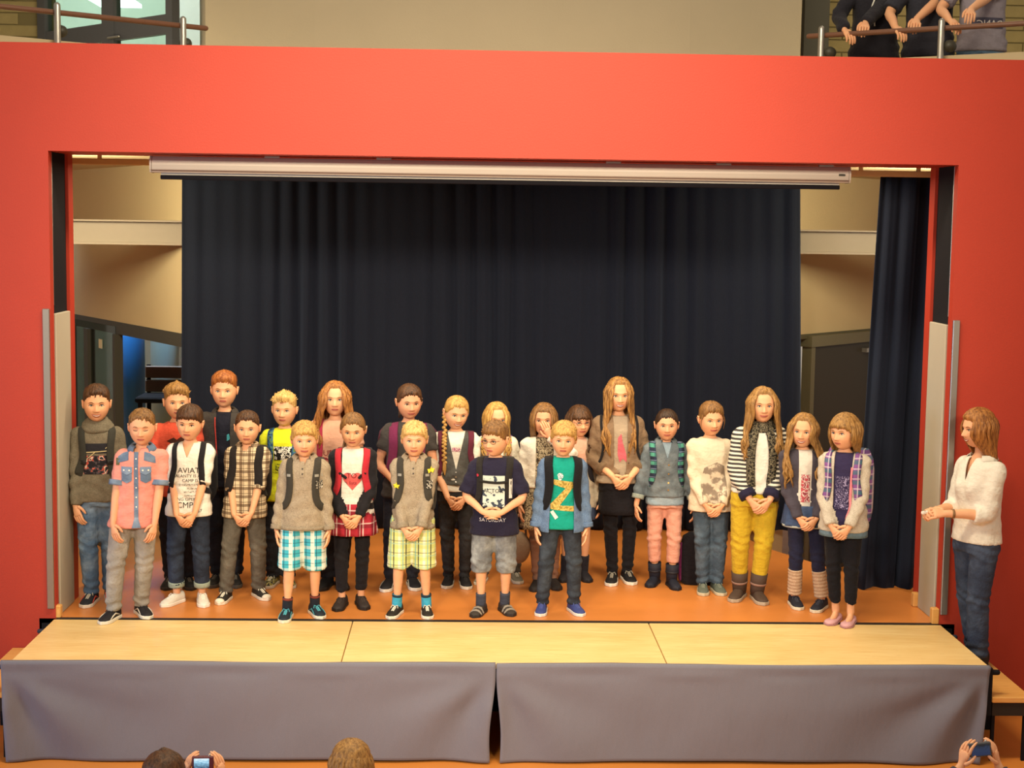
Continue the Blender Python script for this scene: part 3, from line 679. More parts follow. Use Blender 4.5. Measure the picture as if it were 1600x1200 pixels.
def skeleton(h, w=1.0, lean=0.0, feet=None, yaw_feet=(0, 0), head=(0, 0, 0), hs=None, hip_z=None, legs='stand', slouch=0.0):
    B = Body(); B.h, B.w, B.lean = h, w, lean; B.arm_fn = None; B.legs = legs
    hip = .497*h if hip_z is None else hip_z; B.dz = hip-.497*h; B.slouch = slouch
    B.cx = lambda f: lean*float(np.interp(f, [0, .45, .6, .8, 1], [0, .4, .6, .95, 1]))
    hh = .2285*(h/1.4)**.5 if hs is None else .2165*hs; B.hs = hh/.2165
    B.top = h + B.dz
    hc = V3(lean, -.018*h/1.4-slouch*.06, B.top - RZ*B.hs - .004); B.head = hc
    B.HM = Matrix.Translation(hc) @ Matrix.Rotation(math.radians(head[0]), 4, 'Z') @ Matrix.Rotation(math.radians(head[1]), 4, 'X') @ Matrix.Rotation(math.radians(head[2]), 4, 'Y') @ Matrix.Scale(B.hs, 4)
    B.S = {s: V3(B.cx(.8)+s*.088*h*w**.6, .012-slouch*.03, .782*h+B.dz) for s in (-1, 1)}
    B.H = {s: V3(B.cx(.5)+s*.050*h*w, .0, hip) for s in (-1, 1)}
    feet = feet or {-1: V3(-.075, 0, 0), 1: V3(.075, 0, 0)}; B.feet = feet; B.fyaw = {-1: yaw_feet[0], 1: yaw_feet[1]}
    B.A = {}; B.K = {}
    for s in (-1, 1):
        a = math.radians(B.fyaw[s]); fd = V3(math.sin(a), -math.cos(a), 0); B.A[s] = feet[s]-fd*.045*h/1.4+V3(0, 0, .075*h/1.4)
        if legs == 'stand':
            L = np.linalg.norm(B.H[s]-B.A[s])*1.004; B.K[s], _ = ik(B.H[s], B.A[s], L*.505, L*.495, fd+V3(0, 0, 0))
        else:                                             # kneeling, sitting back on the heels
            B.K[s] = V3(s*.10, -.34*h/1.6, .07); B.A[s] = V3(s*.09, .12, .06)
    return B
def torso_rings(B, fz0, fz1, grow, extra=0.0, n=28, hem_flare=0.0, deep=1.0, bust=0.0):
    F = np.array([.43, .48, .54, .60, .66, .720, .760, .788, .807, .821, .838])
    WX = np.array([.098, .096, .089, .082, .082, .086, .087, .079, .059, .041, .035])
    WY = np.array([.070, .069, .064, .060, .061, .064, .062, .055, .046, .038, .034])
    out = []
    fs = [fz0]+[f for f in np.linspace(.44, .85, 22) if fz0+.008 < f < fz1-.004]+[fz1]
    for f in fs:
        a = float(np.interp(f, F, WX))*B.h; b = float(np.interp(f, F, WY))*B.h*deep
        ww = B.w if f < .76 else 1+(B.w-1)*max(0, (.82-f)/.06)
        fl = hem_flare*max(0, (.62-f)/.16)
        a = a*ww*grow+extra+fl; b = b*ww*grow+extra+fl*.6
        yb = .012*B.h*float(np.interp(f, [.45, .6, .72, .85], [0, .1, .25, .7])) - B.slouch*float(np.interp(f, [.5, .85], [0, .06]))
        q = ring(V3(B.cx(f), yb, f*B.h+B.dz), V3(a, 0, 0), V3(0, b, 0), n, 2.35)
        if bust: q[:, 1] -= bust*np.exp(-((f-.70)/.035)**2)*(q[:, 1] < yb)*np.exp(-((np.abs(q[:, 0]-B.cx(f))-.06)/.05)**2)
        out.append(q)
    return out
def arm_path(B, s, t0=0.0, t1=1.0, n=12):
    S, E, Wp = B.S[s], B.E[s], B.Wr[s]; P = crom([S, (S+E)/2, E, (E+Wp)/2, Wp], 25)
    P[12] = E; i0, i1 = t0*24, t1*24
    return np.array([[np.interp(q, range(25), P[:, k]) for k in range(3)] for q in np.linspace(i0, i1, n)]), np.linspace(t0, t1, n)
def leg_path(B, s, t0=0.0, t1=1.0, n=12):
    H, K, A = B.H[s], B.K[s], B.A[s]; P = np.array([H, (H+K)/2, K, (K+A)/2, A]); tt = np.linspace(t0, t1, n)
    return np.array([[np.interp(q*4, range(5), P[:, k]) for k in range(3)] for q in tt]), tt
def build_body(B, arms, skin, foot=True):
    h = B.h; core, ext = MB(), MB(); B.E, B.Wr, B.hd = {}, {}, {}
    core.loft(torso_rings(B, .475, .825, .85, n=20))
    nb = V3(B.cx(.82), .012*h*.6-B.slouch*.06, .795*h+B.dz); hc = B.head
    core.tube([nb, (nb*.45+hc*.55)+V3(0, .012, -.035), hc+V3(0, .012, -.03)], [.040*h/1.4*(B.w**.4), .037*B.hs, .040*B.hs], 14)
    for s in (-1, 1):
        wt, hd, pn, th, curl, pole = arm_pose(B, s, arms[0 if s < 0 else 1])
        E, Wp = ik(B.S[s], wt, .172*h, .155*h, pole); B.E[s], B.Wr[s] = E, Wp
        k = h*B.w**.5
        core.ell(B.S[s]+V3(-s*.008, 0, -.008), (.030*k, .030*k, .030*k), 12, 8)
        P, t = arm_path(B, s); core.tube(P, np.interp(t, [0, .25, .5, .62, 1], [.0275, .0265, .022, .0225, .0155])*k, 12)
        hand(core, ext, Wp, hd, pn, th, .105*h, curl); B.hd[s] = (Wp, nrm(hd), pn)
        P, t = leg_path(B, s); core.tube(P, np.interp(t, [0, .25, .5, .66, .9, 1], [.036, .036, .028, .0285, .019, .020])*k, 12)
        if foot:
            a = math.radians(B.fyaw[s]); fd = V3(math.sin(a), -math.cos(a), 0)
            if B.legs == 'stand':
                core.tube([B.feet[s]-fd*.05*h/1.4+V3(0, 0, .042), B.feet[s]+V3(0, 0, .033), B.feet[s]+fd*.066*h/1.4+V3(0, 0, .019)], np.array([.022, .022, .013])*h/1.4, 10)
            else: core.tube([B.A[s], B.A[s]+V3(0, .12, -.02)], [.03, .02], 10)
    me = bake(core, .0118, 3)
    v0 = co(me); hv, hf = HEADMB; b = len(v0)
    V = [v0, apply(B.HM, hv)]; Fc = [tuple(p.vertices) for p in me.polygons]+[tuple(i+b for i in f) for f in hf]; b += len(hv)
    for v in ext.V: V.append(v)
    Fc += [tuple(i+b for i in f) for f in ext.F]
    m2 = bpy.data.meshes.new('person'); m2.from_pydata(np.vstack(V).tolist(), [], Fc); m2.update()
    m2.polygons.foreach_set('use_smooth', [True]*len(m2.polygons)); bpy.data.meshes.remove(me)
    return mkobj('person', m2, skin)
def crease(me, fn):
    a = co(me); n = vnorm(me); setco(me, a + n*fn(a)[:, None])
def garment(B, parent, mat, name='shirt', hem=.47, top=.820, grow=1.08, extra=.006, sleeve=1.0, sr=(.040, .034, .029), flare=0.0, deep=1.0, bust=0.0, seed=0, fold=.0055, voxel=.0105, upto=None):
    h = B.h; mb = MB(); mb.loft(torso_rings(B, hem, top, grow, extra, hem_flare=flare, deep=deep, bust=bust)); k = h*B.w**.5
    if sleeve > 0:
        for s in (-1, 1):
            t1 = sleeve if not isinstance(sleeve, (tuple, list)) else sleeve[0 if s < 0 else 1]
            mb.ell(B.S[s]+V3(-s*.008, 0, -.007), (.036*k+extra*.6, .037*k+extra*.6, .035*k+extra*.6), 14, 9)
            P, t = arm_path(B, s, 0, t1, 14); mb.tube(P, np.interp(t, [0, .5, 1], sr)*k*.90, 14, ends=False)
    else:
        for s in (-1, 1): mb.ell(B.S[s]+V3(-s*.026, 0, .0), (.026*k, .034*k, .026*k), 14, 9)
    me = bake(mb, voxel, 3); r = np.random.RandomState(seed+7); p1, p2, p3 = r.rand(3)*6
    cz = B.dz
    def fn(a):
        z = a[:, 2]-cz; x, y = a[:, 0], a[:, 1]
        w = .25+.75*np.exp(-((z/h-.56)/.06)**2)+.6*(np.abs(x-B.cx(.6)) > .105*h)
        return fold*w*(np.sin(z*70+x*14+p1+2*np.sin(x*19+p2))*.6+np.sin(x*42-z*33+p3+1.5*np.sin(z*25))*.4)
    crease(me, fn)
    o = mkobj(name, me, mat, parent); return o
def trousers(B, parent, mat, name='trousers', length=1.0, r=(.055, .044, .037), waist=.545, grow=1.0, fold=.0055, seed=0, voxel=.0105, crotch=.455, bunch=1.0):
    h = B.h; mb = MB(); k = h*B.w**.6; mb.loft(torso_rings(B, crotch, waist, grow, .004, n=24))
    for s in (-1, 1):
        P, t = leg_path(B, s, 0.0, length, 18)
        if length >= .97: P[-1] = P[-1]+V3(0, 0, -.012)
        mb.tube(P, np.interp(t, [0, .5, 1], r)*k, 16, ends=False); mb.ell(B.H[s], (r[0]*k*.98, r[0]*k*1.05, r[0]*k), 14, 9)
    me = bake(mb, voxel, 3); rr = np.random.RandomState(seed+3); p1, p2, p3 = rr.rand(3)*6
    def fn(a):
        z, x, y = a[:, 2], a[:, 0], a[:, 1]; f = z/h
        w = .2+bunch*(1.0*np.exp(-((f-.275)/.035)**2)+1.3*np.exp(-((f-.075)/.035)**2)+.7*np.exp(-((f-.46)/.03)**2))
        return fold*w*(np.sin(z*105+x*20+p1+2.2*np.sin(x*26+p2))*.65+np.sin(z*60-x*45+p3+1.4*np.sin(y*30))*.35)
    if B.legs == 'stand': crease(me, fn)
    return mkobj(name, me, mat, parent)
def skirt_garment(B, parent, mat, z0, z1, w0, w1, name='skirt', nfold=9, amp=.008):
    h = B.h; rings = []
    for t in np.linspace(0, 1, 10):
        z = z1+(z0-z1)*t; w = w1+(w0-w1)*t; q = ring(V3(B.cx(z), 0, z*h), V3(w*h, 0, 0), V3(0, w*h*.74, 0), 72, 2.2)
        a = np.arctan2(q[:, 1], q[:, 0]-B.cx(z)); q[:, :2] = (q[:, :2]-[B.cx(z), 0])*(1+(amp*t*np.sin(a*nfold)+amp*.5*t*np.sin(a*nfold*2.3+1))[:, None]/(w*h))+[B.cx(z), 0]; rings.append(q)
    mb = MB(); mb.loft(rings, cap=False); o = mb.build(name, mat, parent, True); md = o.modifiers.new('thick', 'SOLIDIFY'); md.thickness = .006; return o
def on_sleeve(p):                       # faces of the forearm sleeves crossing in front of the body stay whole
    b = globals().get('B')
    for s in (-1, 1):
        a, d = b.E[s], b.Wr[s]-b.E[s]; t = float(np.clip(np.dot(p-a, d)/np.dot(d, d), 0, 1))
        if np.linalg.norm(p-(a+d*t)) < .036*b.h*b.w**.5: return True
    return False
def open_front(o, xl, xr, ztop, zbot=-9, ymax=.02):
    """cut the front of a closed garment open between two slanted lines xl=(x at ztop, x at zbot), xr likewise"""
    me = o.data; bm = bmesh.new(); bm.from_mesh(me); z0 = zbot if zbot > -5 else min(v.co.z for v in bm.verts)
    def cut(x_top, x_bot, sgn):
        d = Vector((x_top-x_bot, 0, ztop-z0)); n = Vector((d.z, 0, -d.x)).normalized()*sgn
        g = [f for f in bm.faces if f.calc_center_median().y < ymax]; ed = {e for f in g for e in f.edges}; vs = {v for f in g for v in f.verts}
        bmesh.ops.bisect_plane(bm, geom=list(vs)+list(ed)+g, plane_co=Vector((x_bot, 0, z0)), plane_no=n); return Vector((x_bot, 0, z0)), n
    p1, n1 = cut(xl[0], xl[1], 1); p2, n2 = cut(xr[0], xr[1], -1)
    if zbot > -5:
        g = [f for f in bm.faces if f.calc_center_median().y < ymax]; ed = {e for f in g for e in f.edges}; vs = {v for f in g for v in f.verts}
        bmesh.ops.bisect_plane(bm, geom=list(vs)+list(ed)+g, plane_co=Vector((0, 0, zbot)), plane_no=Vector((0, 0, 1)))
    dele = []
    for f in bm.faces:
        c = f.calc_center_median()
        if c.y < ymax and (c-p1).dot(n1) > 0 and (c-p2).dot(n2) > 0 and c.z > z0-1e-4 and not on_sleeve(np.array(c)): dele.append(f)
    bmesh.ops.delete(bm, geom=dele, context='FACES'); bm.to_mesh(me); bm.free(); me.update()
    md = o.modifiers.new('thick', 'SOLIDIFY'); md.thickness = .007; md.offset = -1
    return o
# flat prints and patches laid on a garment
def project(T, verts2, off=.003):
    out = []
    for x, z in verts2:
        hit = None
        for t in T:
            q = t.ray_cast(Vector((x, -2, z)), Vector((0, 1, 0)))
            if q[0] is not None and (hit is None or q[0].y < hit): hit = q[0].y
        out.append((x, (hit if hit is not None else -.05)-off, z))
    return out
def poly_patch(T, outline, mat, name, parent, off=.003, maxe=.02, thick=0.0):
    bm = bmesh.new(); f = bm.faces.new([bm.verts.new((x, 0, z)) for x, z in outline]); bmesh.ops.triangulate(bm, faces=bm.faces[:])
    for _ in range(6):
        e = [q for q in bm.edges if q.calc_length() > maxe]
        if not e: break
        bmesh.ops.subdivide_edges(bm, edges=e, cuts=1); bmesh.ops.triangulate(bm, faces=[f for f in bm.faces if len(f.verts) > 3])
    bm.verts.ensure_lookup_table()
    P = project(T, [(v.co.x, v.co.z) for v in bm.verts], off)
    for v, p in zip(bm.verts, P): v.co = p
    bmesh.ops.recalc_face_normals(bm, faces=bm.faces)
    me = bpy.data.meshes.new(name); bm.to_mesh(me); bm.free(); me.polygons.foreach_set('use_smooth', [True]*len(me.polygons))
    o = mkobj(name, me, mat, parent)
    if thick: md = o.modifiers.new('thick', 'SOLIDIFY'); md.thickness = thick; md.offset = 0
    return o
def rect(x0, x1, z0, z1): return [(x0, z0), (x1, z0), (x1, z1), (x0, z1)]
def text_mesh(body, size, mirror=False, bold=0.0):
    cu = bpy.data.curves.new('t', 'FONT'); cu.body = body; cu.size = size; cu.align_x = 'CENTER'; cu.resolution_u = 2; cu.offset = bold
    ob = bpy.data.objects.new('t', cu); TS.collection.objects.link(ob); TS.view_layers[0].update()
    me = bpy.data.meshes.new_from_object(ob.evaluated_get(TS.view_layers[0].depsgraph)); bpy.data.objects.remove(ob); bpy.data.curves.remove(cu)
    a = co(me); F = [tuple(p.vertices) for p in me.polygons]; bpy.data.meshes.remove(me)
    if mirror: a[:, 0] *= -1
    return a[:, :2], F
def text_patch(T, lines, mat, parent, name='print_lettering', off=.004):
    """lines: (text, centre x, baseline z, letter size, mirror)"""
    for body, x, z, size, *r in lines:
        a, F = text_mesh(body, size, bool(r and r[0]))
        mb = MB(); mb.add(project(T, [(x+p[0], z+p[1]) for p in a], off), F); o = mb.build(name, mat, parent)
    return o
def ribbon(T, P, width, mat, name, parent, off=.008, thick=.009, n=26, proj=True):
    """a webbing strap that follows the surface of the clothes"""
    P = crom(P, n); C_, N_ = [], []
    for p in P:
        if proj:
            best = None
            for t in T:
                q = t.find_nearest(Vector(p))
                if q[0] is not None and (best is None or (q[0]-Vector(p)).length < (best[0]-Vector(p)).length): best = q
            c, nn = np.array(best[0]), np.array(best[1])
        else: c, nn = p, V3(0, 0, 1)
        C_.append(c); N_.append(nn)
    N_ = np.array(N_); 
    for _ in range(4): N_[1:-1] = (N_[:-2]+2*N_[1:-1]+N_[2:]); N_ = np.array([nrm(q) for q in N_])
    C_ = np.array(C_)+N_*off
    for _ in range(2): C_[1:-1] = (C_[:-2]+2*C_[1:-1]+C_[2:])/4
    Tn = np.gradient(C_, axis=0); rings = []
    for c, t, nn in zip(C_, Tn, N_):
        b = nrm(np.cross(nrm(t), nn)); w = b*width/2; q = nn*thick/2
        rings.append(np.array([c-w-q*.3, c-w*.85+q, c+w*.85+q, c+w-q*.3, c+w*.85-q, c-w*.85-q]))
    mb = MB(); mb.loft(rings); return fixn(mb.build(name, mat, parent, True))
# ------------------------------------------------------------------ shoes, socks, bags, assembling a person
def shoe(B, s, root, upper, sole='#d8d2c4', lace=None, cap=None, stripe=None, kind='shoe', shaft=.0, name='shoe', k=1.0):
    L = .168*B.h*k; q = L/.235; a = math.radians(B.fyaw[s])
    T = np.array([-.50, -.46, -.36, -.18, .02, .20, .36, .46, .50]); HW = np.array([.018, .029, .034, .033, .037, .042, .039, .026, .010])*q
    TP = np.array([.056, .076, .084, .082, .066, .052, .043, .034, .026])*q
    if kind == 'ballet': TP = np.array([.040, .045, .040, .030, .026, .032, .034, .028, .022])*q
    if kind == 'sandal': TP = TP*.88
    rings = []
    for t in np.linspace(-.5, .5, 15):
        hw, tp = np.interp(t, T, HW), np.interp(t, T, TP); th = np.linspace(0, PI, 11); b = .012*q
        ring_ = [(hw*math.copysign(abs(math.cos(u))**.75, math.cos(u)), -t*L, b+(tp-b)*math.sin(u)**.62) for u in th]+[(-hw*.8, -t*L, b*.8), (hw*.8, -t*L, b*.8)]
        rings.append(np.array(ring_))
    mb = MB(); mb.loft(rings)
    mu = upper if not isinstance(upper, str) else plain(upper, .7, .3, var=.12, vs=40)
    o = fixn(mb.build(name, mu, root, True)); o.location = tuple(B.feet[s]); o.rotation_euler = (0, 0, a)
    mb = MB(); th = np.linspace(0, 2*PI, 28, endpoint=False); out = []
    for zz, g in ((0.0, .96), (.004, 1.05), (.020 if kind != 'ballet' else .008, 1.06), (.024 if kind != 'ballet' else .010, .99)):
        P = []
        for u in th:
            t = .5*math.cos(u)*1.04; hw = max(np.interp(t, T, HW), .020*q)+.002; P.append((hw*math.copysign(min(1, abs(math.sin(u))*1.6), math.sin(u))*g, -t*L*g**.4, zz*q))
        out.append(np.array(P))
    mb.loft(out); fixn(mb.build('sole', plain(sole, .6, .3, var=.06), o, False))
    def tp(t): return float(np.interp(t, T, TP))
    if lace:
        mb = MB()
        for i, t in enumerate((.02, .08, .14, .20)):
            z = tp(t)+.001; mb.tube([(-.017*q, -t*L, z-.008*q), (0, -(t+.025)*L, z+.001), (.017*q, -(t+.05)*L, z-.012*q)], .0028*q, 5); mb.tube([(.017*q, -t*L, z-.008*q), (0, -(t+.025)*L, z+.002), (-.017*q, -(t+.05)*L, z-.012*q)], .0028*q, 5)
        mb.tube([(0, .0, tp(0)), (-.018*q, .004, tp(0)+.008), (-.026*q, -.012, tp(0)-.006)], .003*q, 5); mb.tube([(0, .0, tp(0)), (.018*q, .004, tp(0)+.008), (.026*q, -.012, tp(0)-.006)], .003*q, 5)
        mb.build('laces', plain(lace, .8, var=.05), o, True)
    if cap: mb = MB(); mb.ell((0, -.405*L, .026*q), (.036*q, .026*q, .022*q), 16, 9); mb.build('toe_cap', plain(cap, .6, var=.05), o, True)
    if stripe:
        mb = MB()
        for sg in (-1, 1): mb.tube([(sg*.0335*q, .30*L, .030*q), (sg*.035*q, .05*L, .050*q), (sg*.040*q, -.15*L, .040*q), (sg*.0425*q, -.30*L, .026*q)], np.array([.002, .006, .006, .003])*q, 6, flat=.5, up=(sg, 0, 0))
        mb.build('stripe', plain(stripe, .6, var=.05), o, True)
    if kind == 'sandal':
        mb = MB()
        for t in (.08, .27): mb.tube([(-.040*q, -t*L, .02*q), (-.022*q, -t*L, tp(t)), (0, -t*L, tp(t)+.004), (.022*q, -t*L, tp(t)), (.040*q, -t*L, .02*q)], .009*q, 6, up=(0, 1, 0), flat=1.3)
        mb.build('strap', plain('#8a8074', .6, var=.1), o, True)
    if shaft:
        b = V3(0, .055*q, .05); mb = MB(); A = B.A[s]-B.feet[s]; Kn = B.K[s]-B.feet[s]; R = np.array(Matrix.Rotation(-a, 3, 'Z')); A, Kn = R@A, R@Kn; u = nrm(Kn-A)
        Pz = [A+u*(-.03), A+u*.02, A+u*(shaft*.5), A+u*shaft]; kk = B.h*B.w**.4
        mb.tube(Pz, np.array([.031, .033, .036, .038])*kk, 18, ends=False); mb.build('boot_shaft', mu, o, True)
        mb = MB(); mb.tube([A+u*.035, A+u*.05], [.0345*kk+.004]*2, 18, ends=False); mb.build('boot_strap', plain('#8a6a5c' if upper == '#4a3a30' else '#26252c', .6, var=.1), o, True)
    return o
def sock(B, s, root, hexc, t0=.88, t1=1.06, r=(.026, .026), name='sock', band=None):
    P, t = leg_path(B, s, t0, min(t1, 1.0), 6); P = np.vstack([P, P[-1]+(P[-1]-P[-2])*(1.5 if t1 > 1 else .01)]); mb = MB(); k = B.h*B.w**.5
    R = np.linspace(r[0], r[1], 7)*k; mb.tube(P, R, 16, ends=False); o = mb.build(name, hexc if not isinstance(hexc, str) else cloth(hexc), root, True)
    if band: mb = MB(); mb.tube(P[:2], R[:2]+.001, 16, ends=False); mb.build('sock_band', cloth(band), o, True)
    return o
def backpack(B, root, T, strap_hex, bag_hex, label, width=.055, x=.074, low=.60, side_out=.100, bag=(.115, .50, .80, .15), buckle=None, mat=None, bagmat=None, only=None, chest=False, group='school backpacks worn by the children'):
    p = empty('backpack', root.location, root.rotation_euler[2]); h = B.h; tag(p, label, 'backpack', group)
    sm_ = mat or cloth(strap_hex, folds=.3); bm_ = bagmat or cloth(bag_hex, folds=.4); out = {}
    for s in (-1, 1):
        if only and s != only: continue
        c = lambda f: B.cx(f)
        P = [V3(c(.8)+s*x*h*.80, .075*h, .745*h), V3(c(.8)+s*x*h*.86, .050*h, .79*h), V3(c(.82)+s*x*h*.88, .0, .814*h), V3(c(.8)+s*x*h*.92, -.045*h, .784*h), V3(c(.74)+s*x*h*.95, -.080*h, .725*h), V3(c(.68)+s*x*h*.98, -.080*h, .66*h), V3(c(.62)+s*x*1.05*h, -.060*h, low*h), V3(c(.6)+s*side_out*.86*h, -.015*h, (low-.025)*h), V3(c(.6)+s*side_out*.84*h, .035*h, (low-.04)*h)]
        st = ribbon(T, P, width, sm_, 'strap', p); out[s] = (st, P)
        if buckle:
            q = ribbon(T, [P[5]+V3(0, 0, .012), P[5]+V3(0, 0, -.012)], width*1.02, plain(buckle, .5, var=.05), 'buckle', st, off=.0145, n=5)
    if chest:
        ribbon(T, [V3(B.cx(.7)-x*h, -.1*h, .705*h), V3(B.cx(.7), -.1*h, .70*h), V3(B.cx(.7)+x*h, -.1*h, .705*h)], .018, sm_, 'chest_strap', p, off=.012)
    bw, z0, z1, dp = bag; mb = MB(); rings = []
    for t in np.linspace(0, 1, 9):
        z = (z0+(z1-z0)*t)*h; k = (1-abs(2*t-1)**5*.25); rings.append(ring(V3(B.cx(.7), .080*h+dp/2, z), V3(bw*h*k, 0, 0), V3(0, dp/2*k, 0), 24, 3.2))
    mb.loft(rings); mb.build('bag', bm_, p, True)
    mb = MB(); mb.loft([ring(V3(B.cx(.7), .080*h+dp, (z0+.03)*h+t*.12*h), V3(bw*h*.75*k2, 0, 0), V3(0, .03*k2, 0), 18, 3) for t, k2 in ((0, .8), (.15, 1), (.85, 1), (1, .8))]); mb.build('front_pocket', bm_, p, True)
    return p
def collar(B, root, mat, f=.817, r=.052, hgt=.045, name='collar', gap=.35, lean_=.012, parent=None):
    """a turned-down shirt collar, open at the throat"""
    h = B.h; c = V3(B.cx(f), .012*h*.55, f*h+B.dz); rows = []
    th = np.linspace(-PI/2+gap, 3*PI/2-gap, 30)
    for k, (dr, dz) in enumerate(((0, .012), (.003, .024), (.016, .010), (.030, -.014))):
        rows.append(np.array([c+V3(math.cos(t)*(r*h/1.4*1.0+dr+.012), math.sin(t)*(r*h/1.4*.92+dr+.010), dz+hgt*.2-.012*(1-math.sin(t))*.8-(.014 if k == 3 and abs(t-PI/2) > PI/2+.75 else 0)) for t in th]))
    mb = MB(); mb.loft(rows, cap=False, closed=False); o = mb.build(name, mat, parent or root, True); md = o.modifiers.new('thick', 'SOLIDIFY'); md.thickness = .005; return o
def neck_roll(B, root, mat, turns=((-.012, .084, .020), (.010, .075, .019), (.028, .062, .016), (.042, .052, .012)), f=.820, name='cowl_collar', seed=0):
    h = B.h; mb = MB(); r0 = random.Random(seed)
    for dz, r, rr in turns:
        th = np.linspace(0, 2*PI, 26); ph = r0.uniform(0, 6)
        P = np.array([(B.cx(f)+math.cos(t)*(r*h/1.4+.004*math.sin(3*t+ph)), .008+math.sin(t)*r*h/1.4*.95, f*h+dz*h/1.4-.018*max(0, -math.sin(t))+.003*math.sin(4*t+ph)) for t in th])
        mb.tube(P, rr*h/1.4, 9, up=(0, 0, 1))
    me = bake(mb, .008, 3); return mkobj(name, me, mat, root)
def cuff(B, s, root, mat, t0, t1, r, name='cuff'):
    P, t = arm_path(B, s, t0, t1, 4); mb = MB(); mb.tube(P, r*B.h*B.w**.5, 16, ends=False); return mb.build(name, mat, root, True)
def leg_cuff(B, s, root, mat, t0, t1, r, name='trouser_cuff'):
    P, t = leg_path(B, s, t0, t1, 4); mb = MB(); mb.tube(P, r*B.h*B.w**.5, 18, ends=False); return mb.build(name, mat, root, True)
def glasses(B, root, hexc='#2a2422', r=.0165):
    mb = MB()
    for s in (-1, 1):
        th = np.linspace(0, 2*PI, 18); P = [(s*.031+r*1.12*math.cos(t), face_y(s*.031, .003)-.012+.10*abs(.0+r*math.cos(t)*(1 if s*math.cos(t) > 0 else 0)), .001+r*.78*math.sin(t)) for t in th]
        mb.tube(P, .0014, 6, up=(0, 1, 0)); mb.tube([(s*.050, face_y(.031, .003)-.009, .006), (s*.074, -.035, .008), (s*.078, .012, .006)], .0014, 6, up=(0, 0, 1))
    mb.tube([(-.014, face_y(.031, .003)-.013, .003), (0, face_y(0, .003)-.006, .005), (.014, face_y(.031, .003)-.013, .003)], .0014, 6, up=(0, 0, 1))
    o = mb.build('glasses', plain(hexc, .35, .5, var=0), root, True); o.matrix_local = B.HM
    gm = glassm('lens', '#f4f4f0')
    for s in (-1, 1):
        mb = MB(); mb.ell((s*.031, face_y(s*.031, .003)-.011, .001), (r*1.05, .001, r*.72), 16, 7); mb.build('lens', gm, o, True)
    return o
def add_face(B, root, smile=0.0, closed=False, iris='blue', look=0.0, brow='#6b4a2c'):
    for s in (-1, 1):
        me = face_mesh('eye', s, closed, look); o = mkobj('eye', me, [M_white, IRIS[iris], M_lash], root); o.matrix_local = B.HM
        me = face_mesh('brow', s); o = mkobj('eyebrow', me, plain(brow, .8, var=.1, vs=60), root); o.matrix_local = B.HM
    o = mkobj('mouth', face_mesh('mouth', smile), [M_lip, M_teeth, M_lipline], root); o.matrix_local = B.HM
HAIRC = dict(brown=('#2b1a10', '#5a3a20'), dkbrown=('#1d120c', '#412a18'), ltbrown=('#54381e', '#8d6536'), blond=('#8a6430', '#cfa45c'), paleblond=('#a27c42', '#dcb875'), auburn=('#653a1a', '#b2783c'), honey=('#5c3a1c', '#b08246'), red=('#70381a', '#a9672f'), dkblond=('#6a4a24', '#a97f46'))
def add_hair(B, root, kind, colr, seed=0, zend=.66, **kw):
    ha, hb = HAIRC[colr]; m = hairm(ha, hb); P = dict(seed=seed); 
    base = dict(crew=dict(front=.064, temple=.040, side=.012, back=-.03, top=.017, sides=.006, rough=.0016), spiky=dict(front=.060, temple=.040, side=.010, back=-.035, top=.021, sides=.007, rough=.003, quiff=.010),
                fringe=dict(front=.034, temple=.026, side=-.004, back=-.05, top=.020, sides=.011, rough=.0018, fringe=.010), side=dict(front=.052, temple=.034, side=.004, back=-.045, top=.022, sides=.009, rough=.002, quiff=.008),
                quiff=dict(front=.062, temple=.042, side=.012, back=-.03, top=.026, sides=.005, rough=.002, quiff=.014), tied=dict(front=.060, temple=.030, side=-.002, back=-.055, top=.010, sides=.008, rough=.0010),
                long=dict(front=.076, temple=.040, side=-.01, back=-.06, top=.015, sides=.012, rough=.0014, part=.012), bangs=dict(front=.028, temple=.020, side=-.01, back=-.06, top=.016, sides=.012, rough=.0014, fringe=.010))[kind]
    base.update({k: v for k, v in kw.items() if k in ('front', 'temple', 'side', 'back', 'top', 'sides', 'rough', 'quiff', 'fringe', 'part')}); mb = hair_cap(seed=seed, **base)
    if kind in ('spiky', 'side', 'fringe', 'quiff', 'crew'): tufts(mb, {'crew': 60, 'fringe': 70}.get(kind, 110), seed, {'crew': .012, 'quiff': .024}.get(kind, .020), fwd=.6 if kind in ('fringe', 'side') else .2)
    o = mb.build('hair', m, root, True); o.matrix_local = B.HM
    if kind in ('long', 'bangs'):
        lk = locks(B.HM, B.hs, .80*B.h+B.dz, zend*B.h+B.dz, n=kw.get('n', 34), a0=kw.get('a0', 46), wave=kw.get('wave', .004), seed=seed, rad=kw.get('rad', .0135), front=kw.get('frontlocks', True), spread=kw.get('spread', 1.0), chest_y=kw.get('chest_y', -.062*B.h-.012), cx=B.cx(.78), vol=kw.get('vol', 1.0))
        mkobj('long_hair', lk.mesh('long_hair', True), m, root)
    if kw.get('tail'):
        sx, ze = kw['tail']; p0 = apply(B.HM, (0, .094, .03)); mb = MB()
        r = random.Random(seed)
        for i in range(12):
            e = V3(B.cx(.8)+sx+r.uniform(-.03, .03), .11+r.uniform(-.02, .03), ze*B.h); Q = crom([p0, p0+V3(sx*.3+r.uniform(-.02, .02), .035, .0), (p0+e)/2+V3(sx*.3, .05, 0), e], 12); mb.tube(Q, .011*np.interp(np.linspace(0, 1, 12), [0, .2, .8, 1], [.7, 1.1, .9, .2]), 6, ends=False)
        mb.build('ponytail', m, root, True)
    return m
